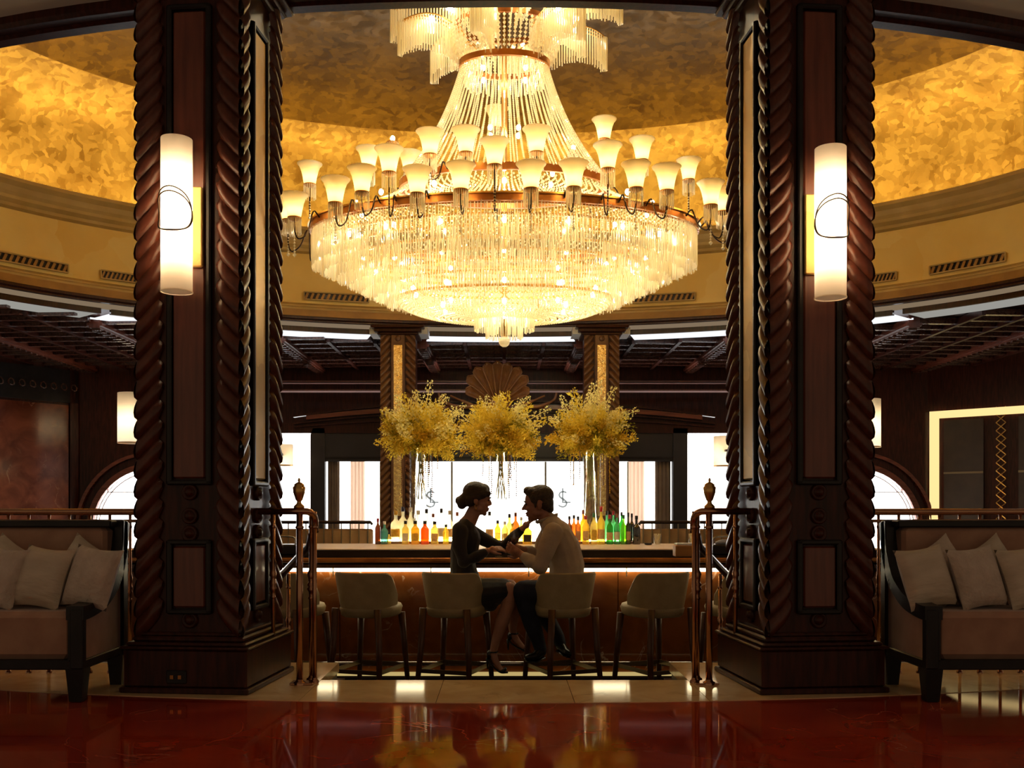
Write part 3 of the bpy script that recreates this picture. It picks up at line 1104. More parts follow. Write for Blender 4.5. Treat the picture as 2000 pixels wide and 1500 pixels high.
# ------------------------------------------------------------------ pillar sconces
for sx, lab in ((-1, 'tall glowing cylinder sconce on the left pillar'), (1, 'tall glowing cylinder sconce on the right pillar')):
    px, y0, y1 = (345, 571, 272) if sx < 0 else (1622, 583, 290)
    D_ = 5.14
    c = P(px, y0, D_)
    h = (y0 - y1) / F * D_
    r = 0.081
    sc = thing('wall_sconce', lab, 'sconce', c, -TH if sx < 0 else TH, 'pillar sconces')
    MB().lathe([(r, 0), (r, h)], 40).build('lamp_shade', SCONCE, sc, smooth=True)
    MB().lathe([(r - 0.004, 0.004), (r + 0.003, 0.0), (r + 0.003, 0.006)], 40).build('bottom_rim', SCONCE, sc, smooth=True)
    t = MB()
    t.tube((0, 0, h * 0.2), (0, 0, h * 0.8), 0.016, n=10)
    t.build('lamp_tube', TUBE, sc)
    bp = MB().bevbox((0.0, 0.105, h * 0.46), (0.20, 0.03, 0.43), 0.006)
    bp.build('backplate', GOLDPANEL, sc)
    MB().box((0, 0.085, h * 0.46), (0.05, 0.05, 0.05)).build('bracket', BRASS_Y, sc)
    for k in range(2):
        pts = []
        for i in range(49):
            t_ = 2 * PI * i / 48
            # tilted loop lying on the front of the shade
            u = math.cos(t_) * 1.0
            az = -PI / 2 + u * 1.45 * (1 if sx < 0 else -1)
            rad = r + 0.008 + 0.003 * k
            zz = h * (0.52 - 0.015 * k) + (0.115 - 0.014 * k) * math.sin(t_) - 0.05 * max(0, u) * 0.3
            pts.append((rad * math.cos(az), rad * math.sin(az), zz))
        MB().path(pts, 0.0036, 6, caps=False).build('wire_loop', IRON, sc, smooth=True)

# ------------------------------------------------------------------ railings
FIN = [(0.012, 0), (0.03, 0.004), (0.03, 0.014), (0.014, 0.03), (0.012, 0.04), (0.02, 0.05), (0.033, 0.09), (0.036, 0.12), (0.028, 0.128), (0.03, 0.134), (0.016, 0.146), (0.006, 0.15), (0.008, 0.162), (0.004, 0.172), (0.0005, 0.174)]


def baluster(m, x, y, z0, z1, r, orn=None):
    m.tube((x, y, z0), (x, y, z1), r, n=10)
    m.lathe([(r * 1.9, 0), (r * 1.9, 0.012), (r * 1.2, 0.02), (r, 0.03)], 12, (x, y, z0))
    if orn is not None:
        prof = [(r, -0.075), (r * 1.35, -0.065), (r, -0.055), (r * 1.1, -0.03), (r * 1.75, -0.012), (r * 1.2, 0.0), (r * 1.75, 0.012), (r * 1.15, 0.028), (r * 1.3, 0.05), (r * 1.65, 0.075), (r * 1.2, 0.092), (r, 0.1)]
        m.lathe(prof, 14, (x, y, orn))
    m.lathe([(r, -0.01), (r * 1.4, 0), (r, 0.01)], 10, (x, y, z1 - 0.09))


for sx, w in ((-1, 'left'), (1, 'right')):
    rl = thing('stair_railing', 'polished bronze stair railing with urn finial on the %s of the opening' % w, 'railing', (sx * 1.15, 5.5, 0), 0, 'stair railings')
    hz = 0.975
    PA = [(-1.345, 5.66, 0.0125, 0.54), (-1.152, 5.475, 0.019, None), (-1.108, 5.60, 0.0165, 0.54), (-1.078, 5.53, 0.0125, None)]
    for x, y, r_, orn in PA:
        m = MB()
        baluster(m, x * -sx, y, 0.0, hz, r_, orn)
        m.build('baluster', BRASS, rl, True, True)
    m = MB()
    q = lambda x: x * -sx
    pts = smoothed([(q(-1.43), 5.56, hz), (q(-1.30), 5.52, hz), (q(-1.152), 5.475, hz), (q(-1.10), 5.49, hz - 0.005), (q(-1.078), 5.53, hz - 0.04), (q(-1.078), 5.55, hz - 0.12)], 6)
    m.path(pts, 0.02, 10)
    m.build('handrail', BRASS, rl, True, True)
    m = MB().lathe(FIN, 18, (q(-1.155), 5.475, hz + 0.015))
    m.build('urn_finial', BRASS_Y, rl, True, True)
    m = MB().bevbox((q(-1.14), 5.5, 0.006), (0.13, 0.1, 0.012), 0.003)
    m.build('base_plate', BRASS, rl, False, True)
    m = MB()
    m.path([(q(-1.115), 5.62, 0.84), (q(-1.14), 5.68, 0.77), (q(-1.47), 6.42, 0.55)], [(0.02, 0.028)] * 3, 8)
    m.build('sloping_rail', WOOD, rl, False, True)
    m = MB()
    baluster(m, q(-1.42), 6.40, -0.17, 0.56, 0.013, 0.18)
    m.build('baluster', BRASS, rl, True, True)

    br = thing('booth_railing', 'long bronze rail with thin balusters behind the %s sofa' % w, 'railing', (sx * 3.1, 5.85, 0), 0, 'booth railings')
    m = MB()
    m.path([(sx * 2.13, 5.83, 0.935), (sx * 2.16, 5.85, 0.965), (sx * 2.2, 5.85, 0.97), (sx * 4.4, 5.85, 0.97)], 0.02, 10)
    m.ellipsoid((sx * 2.12, 5.83, 0.945), (0.03, 0.03, 0.03), 12, 8)
    m.build('handrail', BRASS, br, True, True)
    MB().span((sx * 2.2, 5.84, 0.905), (sx * 4.4, 5.86, 0.925)).build('lower_rail', BRASS, br, False, True)
    bal = MB()
    baluster(bal, 0, 0, 0.0, 0.97, 0.009, 0.5)
    bme = bal.mesh('baluster', BRASS, True)
    for k in range(16):
        put('baluster', bme, br, (sx * (2.25 + 0.122 * k) - sx * 3.1, 0, 0))

# ------------------------------------------------------------------ sofas
PROF = [(0.0, 0.457), (0.06, 0.457), (0.16, 0.468), (0.27, 0.49), (0.37, 0.535), (0.46, 0.60), (0.54, 0.74), (0.58, 0.912)]      # (depth behind the front, height) of the swept arm


def cushion_mesh(w, h, t, name, m):
    nn = 14
    v = []

    def fn(sg):
        def g(u, v_):
            a, b = 2 * u - 1, 2 * v_ - 1
            e = max(0.0, (1 - a * a) * (1 - b * b)) ** 0.42
            pinch = 1 - 0.10 * (1 - a * a) * (b * b) - 0.0
            pinch2 = 1 - 0.10 * (1 - b * b) * (a * a)
            return Vector((a * w / 2 * pinch2, sg * t / 2 * e, b * h / 2 * pinch))
        return g
    mb = MB()
    mb.grid(fn(-1), nn, nn)
    mb.grid(fn(1), nn, nn)
    return mb.mesh(name, m, True)


CA = cushion_mesh(0.31, 0.34, 0.15, 'cushion', CUSH_A)
CB = cushion_mesh(0.30, 0.34, 0.15, 'cushion', CUSH_B)
for sx, w in ((-1, 'left'), (1, 'right')):
    X0, X1 = 2.155, 3.75
    Y0 = 4.97
    sf = thing('sofa', 'taupe velvet sofa with swept ebony frame at the %s edge' % w, 'sofa', (sx * 2.9, 5.25, 0), 0, 'velvet sofas')
    S = lambda x: x * sx

    def bx(a, b, nm, m_, bev=0.015):
        q = MB()
        c = [(S(a[0]) + S(b[0])) / 2, (a[1] + b[1]) / 2, (a[2] + b[2]) / 2]
        q.bevbox(c, [abs(b[i] - a[i]) for i in range(3)], bev)
        return q.build(nm, m_, sf, False, True)
    bx((X0 + 0.06, Y0 + 0.02, 0.215), (X1, 5.45, 0.46), 'seat', VELVET, 0.03)
    bx((X0 + 0.06, 5.41, 0.40), (X1, 5.53, 0.885), 'backrest', VELVET, 0.02)
    bx((X0, Y0 + 0.005, 0.165), (X1, 5.5, 0.215), 'base_rail', EBONY, 0.006)
    bx((X0 + 0.03, 5.40, 0.885), (X1, 5.55, 0.925), 'top_rail', EBONY, 0.008)
    q = MB()
    pr_ = smoothed([(S(X0 + 0.03), Y0 + a, b) for a, b in PROF], 5)
    poly = [(p.y, p.z) for p in pr_] + [(Y0 + 0.58, 0.215), (Y0, 0.215)]
    q.prism(poly, S(X0 + 0.012), S(X0 + 0.055), 'x')
    q.build('arm_panel', VELVET, sf, False, True)
    q = MB().prism(poly, S(X0 + 0.055), S(X0 + 0.075), 'x')
    q.build('arm_lining', EBONY, sf, False, True)
    q = MB()
    for i in range(len(pr_) - 1):
        a, b = pr_[i], pr_[i + 1]
        tg = (b - a).normalized()
        nn_ = Vector((0, -tg.z, tg.y)) * 0.036
        x0_, x1_ = S(X0 - 0.005), S(X0 + 0.085)
        vs = [(x, p.y + s_ * nn_.y, p.z + s_ * nn_.z) for x in (x0_, x1_) for p in (a, b) for s_ in (-1, 1)]
        q.add(vs, [(0, 1, 3, 2), (4, 6, 7, 5), (0, 2, 6, 4), (1, 5, 7, 3), (0, 4, 5, 1), (2, 3, 7, 6)])
    q.build('arm_frame', EBONY, sf, False, True)
    bx((X0, Y0 - 0.005, 0.17), (X0 + 0.065, Y0 + 0.05, 0.475), 'front_post', EBONY, 0.006)
    bx((X0 - 0.005, 5.49, 0.17), (X0 + 0.05, 5.56, 0.925), 'back_post', EBONY, 0.006)
    for x, y in ((X0 + 0.045, Y0 + 0.05), (X0 + 0.03, 5.5), (X1 - 0.06, Y0 + 0.05), (X1 - 0.06, 5.5)):
        q = MB()
        t0, t1 = 0.045, 0.032
        vs = [(S(x) + a * t0, y + b * t0, 0.17) for a, b in ((-1, -1), (1, -1), (1, 1), (-1, 1))] + [(S(x) + a * t1, y + b * t1, 0.0) for a, b in ((-1, -1), (1, -1), (1, 1), (-1, 1))]
        q.add(vs, [(3, 2, 1, 0), (4, 5, 6, 7)] + [(i, (i + 1) % 4, 4 + (i + 1) % 4, 4 + i) for i in range(4)])
        q.build('leg', EBONY, sf, False, True)
    # cushions: a front row and a row half hidden behind it
    if sx < 0:
        lst = [(180, 1118, 'B', 5.175, 0.12, 'quilted beige cushion nearest the arm of the left sofa'), (84, 1120, 'A', 5.175, 0.1, 'crumpled silk cushion second from the arm of the left sofa'),
               (-2, 1115, 'B', 5.175, 0.1, 'quilted beige cushion cut by the left edge of the picture'),
               (158, 1108, 'A', 5.33, 0.5, 'silk cushion tucked behind the one nearest the left sofa arm'), (10, 1110, 'A', 5.33, 0.5, 'silk cushion tucked behind the leftmost cushion')]
    else:
        lst = [(1808, 1132, 'A', 5.175, -0.12, 'crumpled silk cushion nearest the arm of the right sofa'), (1908, 1132, 'B', 5.175, -0.1, 'quilted beige cushion second from the arm of the right sofa'),
               (2005, 1130, 'A', 5.175, -0.1, 'silk cushion cut by the right edge of the picture'),
               (1842, 1116, 'B', 5.33, -0.5, 'beige cushion tucked behind the one nearest the right sofa arm'), (1940, 1114, 'A', 5.33, -0.5, 'silk cushion tucked behind the quilted one on the right sofa')]
    for px, py, kd, D_, tilt, lab in lst:
        c = P(px, py, D_)
        c.z = 0.46 + 0.165 + (0.02 if D_ > 5.3 else 0.0)
        o = put('cushion', CA if kd == 'A' else CB, None, c, (-0.32 if D_ < 5.3 else -0.2, tilt, 0.2 * sx), (0.92, 1, 1))
        tag(o, lab, 'cushion', 'sofa cushions')
# ------------------------------------------------------------------ bar
BF = 8.05
bar = thing('bar_counter', 'long red marble bar with glowing strip under its dark top', 'bar', (0, BF, -0.45))
edges = [-3.6, -2.75, -1.86, -1.36, -0.3, 0.94, 1.86, 2.75, 3.6]
for i in range(len(edges) - 1):
    MB().bevbox(((edges[i] + edges[i + 1]) / 2, BF + 0.02, 0.035), (edges[i + 1] - edges[i] - 0.004, 0.06, 0.86), 0.004).build('marble_panel', BARMARBLE, bar, False, True)
MB().span((-3.6, BF + 0.04, -0.45), (3.6, BF + 2.3, 0.53)).build('body', WOOD, bar, False, True)
MB().bevbox((0, BF + 0.5, 0.564), (7.3, 1.5, 0.055), 0.012).build('front_top', BLACKTOP, bar, False, True)
MB().path([(-3.65, BF - 0.26, 0.572), (3.65, BF - 0.26, 0.572)], [(0.014, 0.02)] * 2, 8).build('top_edge', COPPER, bar, True, True)
MB().span((-3.6, BF - 0.12, 0.50), (3.6, BF - 0.02, 0.537)).build('apron', WOOD_LIGHT, bar, False, True)
MB().span((-2.4, BF - 0.05, 0.468), (2.4, BF - 0.012, 0.51)).build('under_top_light', LEDWARM, bar, False, True)
MB().bevbox((0, 9.85, 0.592), (7.2, 1.32, 0.024), 0.006).build('raised_top', COUNTER, bar, False, True)
MB().span((-3.55, 9.24, 0.5), (3.55, 10.4, 0.58)).build('raised_top_base', BLACKTOP, bar, False, True)
MB().span((-3.6, BF - 0.12, -0.45), (3.6, BF, -0.40)).build('plinth', BLACKTOP, bar, False, True)
MB().span((-2.4, BF - 0.05, -0.39), (2.4, BF - 0.02, -0.362)).build('kick_light', LEDKICK, bar, False, True)
MB().path([(-3.6, BF - 0.22, -0.26), (3.6, BF - 0.22, -0.26)], 0.02, 10).build('foot_rail', CHROME, bar, True, True)
for k in range(9):
    x = -3.2 + 0.8 * k
    MB().tube((x, BF, -0.3), (x, BF - 0.22, -0.26), 0.01, n=6).build('rail_bracket', CHROME, bar, False, True)
    MB().tube((x + 0.2, BF - 0.09, 0.43), (x + 0.2, BF - 0.09, 0.50), 0.006, n=6).build('bag_hook', CHROME, bar, False, True)

sh = MB().bevbox((0, 10.52, 0.615), (2.75, 0.24, 0.03), 0.005).build('bottle_shelf', COLWOOD)
MB().span((-1.37, 10.60, 0.63), (1.37, 10.63, 0.645)).build('shelf_light', SHELFLED, sh)
tag(sh, 'low wooden bottle shelf on the back of the bar', 'shelf')

# booth screens behind the bar
for a, b, w in ((520, 727, 'left'), (1248, 1452, 'right')):
    D_ = 11.6
    k_ = D_ / F
    x0, x1 = (a - CX) * k_, (b - CX) * k_
    zt_ = 1 - (1020 - HY) * k_
    bs = thing('booth_screen', 'tan leather booth screen with metal rods at the %s end of the bar' % w, 'screen', ((x0 + x1) / 2, D_, -0.45), 0, 'booth screens')
    MB().bevbox(((x0 + x1) / 2, D_ + 0.08, (zt_ - 0.45) / 2 - 0.04), (x1 - x0, 0.1, zt_ + 0.45 - 0.08), 0.02).build('back', BOOTH, bs, False, True)
    MB().path([(x0, D_, zt_), (x1 - 0.02, D_, zt_), (x1, D_, zt_ - 0.03)] if w == 'left' else [(x0, D_, zt_ - 0.03), (x0 + 0.02, D_, zt_), (x1, D_, zt_)], 0.02, 8).build('top_rail', IRON, bs, True, True)
    n_ = 12
    rod = MB().tube((0, 0, 0), (0, 0, zt_ + 0.45), 0.008, n=6).mesh('rod', BRONZEBAR)
    for i in range(n_):
        put('rod', rod, bs, (x0 + (x1 - x0) * (i + 0.5) / n_ - (x0 + x1) / 2, 0, 0))

# small things on the bar
bxk = MB().bevbox(P(1337, 1080, 7.98) + Vector((0, 0, 0)), (0.17, 0.14, 0.095), 0.006)
bz = min(q[2] for q in bxk.v)
bxk.v = [(x, y, z - bz + 0.592) for x, y, z in bxk.v]
nb = thing('napkin_box', 'plain wooden napkin box on the right part of the bar', 'box', (P(1337, 1080, 7.98).x, 7.98, 0.592))
bxk.build('body', mat('oak', (0.42, 0.2, 0.06), (0.5, 0.25, 0.08), 0.45, scale=8, stretch=(0.5, 4, 4)), nb, False, True)
MB().bevbox((P(1337, 1080, 7.98).x, 7.98, 0.698), (0.15, 0.11, 0.012), 0.003).build('napkins', WHITEPAINT, nb, False, True)
STRAW = mat('paper_straw', (0.75, 0.62, 0.4), (0.82, 0.7, 0.5), 0.6, scale=20)
for px, lab in ((1284, 'glass of paper straws beside the dark wine bottle'), (1352, 'glass of paper straws behind the right railing')):
    c = P(px, 1062, 10.2)
    c.z = 0.604
    t = thing('straw_glass', lab, 'straws', c, 0, 'straw glasses')
    MB().lathe([(0.036, 0.0), (0.04, 0.1), (0.038, 0.1), (0.034, 0.004), (0.001, 0.004)], 16).build('glass', CLEAR, t, True)
    for k in range(10):
        a = k * 2.4
        MB().tube((0.015 * math.cos(a), 0.015 * math.sin(a), 0.006), (0.033 * math.cos(a), 0.033 * math.sin(a), 0.115), 0.006, n=6).build('straw', STRAW, t)
c = P(1266, 1062, 10.1)
MBd = MB().lathe([(0.02, 0), (0.035, 0.004), (0.045, 0.022), (0.042, 0.022), (0.032, 0.008), (0.001, 0.006)], 18)
o = MBd.build('small_dish', BLACKPANEL)
o.location = (c.x, c.y, 0.604)
tag(o, 'small black dish beside the straw glass', 'dish')
for sx, lab in ((-1, 'dark bar caddy behind the left railing'), (1, 'dark bar caddy with folded cloth behind the right railing')):
    c = Vector((sx * 1.88, 8.3, 0.592))
    t = thing('bar_caddy', lab, 'caddy', c, 0, 'bar caddies')
    MB().bevbox((0, 0, 0.045), (0.26, 0.18, 0.09), 0.012).build('body', BLACKPANEL, t)
    MB().path(smoothed([(-0.1, 0, 0.08), (-0.08, 0, 0.15), (0.08, 0, 0.15), (0.1, 0, 0.08)], 5), 0.008, 6).build('handle', CHROME, t, True)
    if sx > 0:
        MB().ellipsoid((0.02, 0.02, 0.10), (0.1, 0.07, 0.03), 12, 8).build('folded_cloth', mat('blue_grey_cloth', (0.3, 0.32, 0.4), (0.4, 0.42, 0.5), 0.8, scale=9), t, True)

# ------------------------------------------------------------------ bottles
GL = {}


def glass(nm, c, tr=0.5):
    if nm not in GL:
        GL[nm] = lucent('bottle_' + nm, c, tr, 0.38, 0.1, 0.05, 0.05)
    return GL[nm]


GC = {'clear': ((0.98, 0.95, 0.8), .6), 'pale': ((1.0, 0.86, 0.38), .5), 'yellow': ((1.0, 0.8, 0.2), .45), 'gold': ((0.95, 0.66, 0.12), .45), 'orange': ((1.0, 0.3, 0.02), .4),
      'amber': ((0.7, 0.33, 0.08), .4), 'brown': ((0.3, 0.12, 0.05), .35), 'teal': ((0.2, 0.5, 0.45), .4), 'green': ((0.08, 0.5, 0.1), .4), 'lime': ((0.4, 0.75, 0.08), .4),
      'mint': ((0.3, 0.75, 0.45), .5), 'dark': ((0.05, 0.03, 0.02), .15), 'olive': ((0.15, 0.16, 0.03), .25)}
CAPC = {'red': (0.5, 0.02, 0.02), 'black': (0.02, 0.02, 0.025), 'navy': (0.02, 0.02, 0.08), 'gold': (0.7, 0.42, 0.05), 'white': (0.85, 0.83, 0.8), 'brown': (0.3, 0.08, 0.03), 'green': (0.05, 0.2, 0.08)}
CAPM = {k: mat('cap_' + k, v, None, 0.35) for k, v in CAPC.items()}
LABELM = {'white': mat('label_white', (0.9, 0.86, 0.75), (0.8, 0.74, 0.6), 0.6, scale=40), 'cream': mat('label_cream', (0.85, 0.65, 0.35), (0.7, 0.4, 0.15), 0.6, scale=40),
          'black': mat('label_black', (0.03, 0.02, 0.015), None, 0.5), 'yellow': mat('label_yellow', (0.9, 0.65, 0.1), (0.75, 0.45, 0.05), 0.6, scale=40), 'tan': mat('label_tan', (0.6, 0.35, 0.22), None, 0.6)}
BOT = [  # px, top y, base y, width px, colour, cap, label, square?
    (738, 1012, 1063, 12, 'brown', 'red', None, 1), (751, 1018, 1063, 14, 'teal', 'white', None, 0), (760, 1040, 1063, 8, 'pale', 'black', None, 0),
    (773, 998, 1057, 20, 'clear', 'gold', 'yellow', 0), (787, 990, 1057, 17, 'clear', 'navy', None, 0), (802, 991, 1057, 17, 'clear', 'white', None, 0),
    (792, 1018, 1064, 16, 'pale', 'black', 'white', 1), (811, 1018, 1064, 18, 'gold', 'black', 'yellow', 1), (817, 997, 1057, 17, 'clear', 'white', None, 0),
    (830, 1018, 1064, 18, 'orange', 'black', None, 1), (833, 994, 1057, 15, 'clear', 'black', None, 0), (846, 1003, 1057, 15, 'clear', 'brown', None, 0),
    (849, 1018, 1063, 17, 'pale', 'black', 'cream', 1), (862, 993, 1057, 15, 'clear', 'black', 'white', 0), (871, 1024, 1063, 13, 'yellow', 'black', None, 1),
    (878, 997, 1057, 15, 'clear', 'white', 'cream', 0), (893, 1000, 1057, 15, 'clear', 'brown', None, 0),
    (956, 999, 1057, 15, 'clear', 'black', 'cream', 0), (972, 1016, 1063, 13, 'yellow', 'black', None, 1), (986, 1018, 1063, 14, 'pale', 'white', 'yellow', 1),
    (995, 1004, 1057, 13, 'pale', 'black', None, 0), (1007, 1001, 1057, 14, 'amber', 'brown', None, 0), (1001, 1022, 1063, 12, 'yellow', 'gold', None, 1),
    (1030, 1022, 1062, 20, 'yellow', 'black', 'black', 1), (1018, 1010, 1057, 12, 'pale', 'white', None, 0),
    (1112, 1008, 1057, 12, 'brown', 'black', None, 0), (1121, 1006, 1057, 12, 'amber', 'black', None, 0), (1129, 1007, 1062, 12, 'amber', 'black', 'tan', 1),
    (1139, 996, 1057, 12, 'gold', 'brown', None, 0), (1144, 1006, 1062, 15, 'yellow', 'red', 'cream', 1), (1160, 1002, 1063, 15, 'pale', 'green', 'yellow', 1),
    (1174, 989, 1063, 15, 'yellow', 'red', 'cream', 0), (1185, 998, 1057, 11, 'mint', 'black', None, 0), (1191, 1005, 1063, 13, 'green', 'red', 'cream', 0),
    (1198, 998, 1057, 11, 'mint', 'red', None, 0), (1205, 1003, 1063, 12, 'mint', 'brown', 'white', 0), (1214, 1000, 1057, 11, 'green', 'black', None, 0),
    (1218, 1005, 1063, 12, 'lime', 'green', None, 0), (1227, 1001, 1063, 10, 'olive', 'black', 'tan', 0), (1234, 1003, 1057, 10, 'dark', 'black', None, 0), (1243, 1007, 1063, 15, 'dark', 'black', None, 0)]
order = {id(b): i for i, b in enumerate(sorted(BOT, key=lambda b: b[0]))}
ORD = ['first', 'second', 'third', 'fourth', 'fifth', 'sixth', 'seventh', 'eighth', 'ninth', 'tenth', 'eleventh', 'twelfth', 'thirteenth', 'fourteenth', 'fifteenth', 'sixteenth',
       'seventeenth', 'eighteenth', 'nineteenth', 'twentieth', 'twenty-first']
CN = {'pale': 'pale yellow', 'mint': 'mint green', 'lime': 'lime green', 'olive': 'dark olive', 'gold': 'golden', 'dark': 'near black'}
for b in BOT:
    px, yt, yb, wpx, col, cap, lab, sq = b
    back = yb < 1060
    D_ = 10.5 if back else 10.28
    k_ = D_ / F
    z0 = 0.631 if back else 0.605
    H = (yb - yt) * k_
    W = wpx * k_
    i = order[id(b)]
    side = 'left of the woman' if px < 905 else ('between the couple' if px < 1060 else 'right of the man')
    seq = sorted([q for q in BOT if (q[0] < 905) == (px < 905) and (q[0] < 1060) == (px < 1060)], key=lambda q: q[0])
    lbl = '%s%s bottle with %s cap, %s from left %s' % ('squat ' if sq else 'tall ', CN.get(col, col), cap, ORD[seq.index(b)], side)
    t = thing('bottle', lbl, 'bottle', ((px - CX) * k_, D_, z0), 0, 'bottles along the back of the bar')
    neck = W * 0.17
    bodyh = H * (0.62 if sq else 0.56)
    prof = [(0.001, 0.0), (W * 0.46, 0.0), (W * 0.5, H * 0.03), (W * 0.5, bodyh), (W * 0.42, bodyh + H * 0.06), (neck * 1.3, bodyh + H * 0.13), (neck, bodyh + H * 0.17), (neck, H * 0.95)]
    nseg = 4 if sq else 14
    m = MB()
    if sq:
        pts = []
        for r, z in prof:
            sqn = 0.9 if r > W * 0.3 else 1.0
            ring_ = []
            for k in range(12):
                a = 2 * PI * k / 12
                ca, sa = math.cos(a), math.sin(a)
                e = 0.35 if r > W * 0.3 else 1.0
                ring_.append((r * math.copysign(abs(ca) ** e, ca) * sqn, 0.75 * r * math.copysign(abs(sa) ** e, sa) * sqn, z))
            pts.append(ring_)
        vs = [q for r_ in pts for q in r_]
        fs = [(j * 12 + k, j * 12 + (k + 1) % 12, j * 12 + 12 + (k + 1) % 12, j * 12 + 12 + k) for j in range(len(prof) - 1) for k in range(12)]
        m.add(vs, fs)
    else:
        m.lathe(prof, nseg)
    m.build('glass_body', glass(col, *GC[col]), t, not sq)
    MB().lathe([(neck * 1.15, H * 0.86), (neck * 1.2, H * 0.87), (neck * 1.2, H * 0.995), (0.001, H)], 10).build('cap', CAPM[cap], t, True)
    if lab:
        m = MB()
        if sq:
            m.box((0, -W * 0.345, bodyh * 0.48), (W * 0.72, 0.004, bodyh * 0.55))
        else:
            m.lathe([(W * 0.508, bodyh * 0.25), (W * 0.508, bodyh * 0.72)], 12, a0=PI * 1.08, a1=PI * 1.92)
        m.build('label', LABELM[lab], t)

# ------------------------------------------------------------------ flowers
BL = [lucent('blossom_ochre', (0.62, 0.40, 0.035), 0, 0.45, 0, 0.5, 0.55), lucent('blossom_yellow', (0.88, 0.70, 0.10), 0, 0.45, 0, 0.5, 0.55),
      lucent('blossom_cream', (0.95, 0.86, 0.40), 0, 0.4, 0, 0.5, 0.6), lucent('leaf_olive', (0.36, 0.31, 0.03), 0, 0.4, 0, 0.5, 0.6)]
random.seed(11)


def spray_mesh(L, nb_, mi, size, leafy):
    m = MB()
    sl = random.uniform(-0.12, 0.12)
    pts = [(sl * L * (t ** 2), 0.06 * L * math.sin(3 * t), L * t) for t in (0, 0.3, 0.6, 0.85, 1.0)]
    m.path(pts, [0.006, 0.005, 0.004, 0.003, 0.002], 4)
    for i in range(nb_):
        t = 0.3 + 0.7 * (i / nb_) ** 0.9
        a = i * 2.399
        rr = (0.055 * (1.15 - t) + 0.012) * random.uniform(0.6, 1.25)
        c = Vector((sl * L * t * t + rr * math.cos(a), rr * math.sin(a), L * t))
        s_ = size * (1.25 - 0.6 * t) * random.uniform(0.7, 1.3)
        ax = Vector((math.cos(a), math.sin(a), 0.6 + random.uniform(-0.4, 0.5))).normalized()
        u = ax.orthogonal().normalized()
        w = ax.cross(u)
        if leafy and i % 3 == 0:
            tip = c + ax * s_ * 3.2
            m.add([c, c + ax * s_ * 1.5 + u * s_ * 0.6, tip, c + ax * s_ * 1.5 - u * s_ * 0.6], [(0, 1, 2, 3)])
        else:
            ph = random.uniform(0, PI)
            vs = [c - ax * s_ * 0.3]
            for k in range(4):
                b_ = ph + k * PI / 2
                vs.append(c + ax * s_ * random.uniform(0.35, 0.7) + (u * math.cos(b_) + w * math.sin(b_)) * s_)
                vs.append(c + ax * s_ * 0.25 + (u * math.cos(b_ + PI / 4) + w * math.sin(b_ + PI / 4)) * s_ * 0.5)
            m.add(vs, [(0, 1 + 2 * k, 2 + 2 * k) for k in range(4)] + [(0, 2 + 2 * k, 1 + (2 * k + 2) % 8) for k in range(4)])
    return m.mesh('flower_spray', BL[mi])


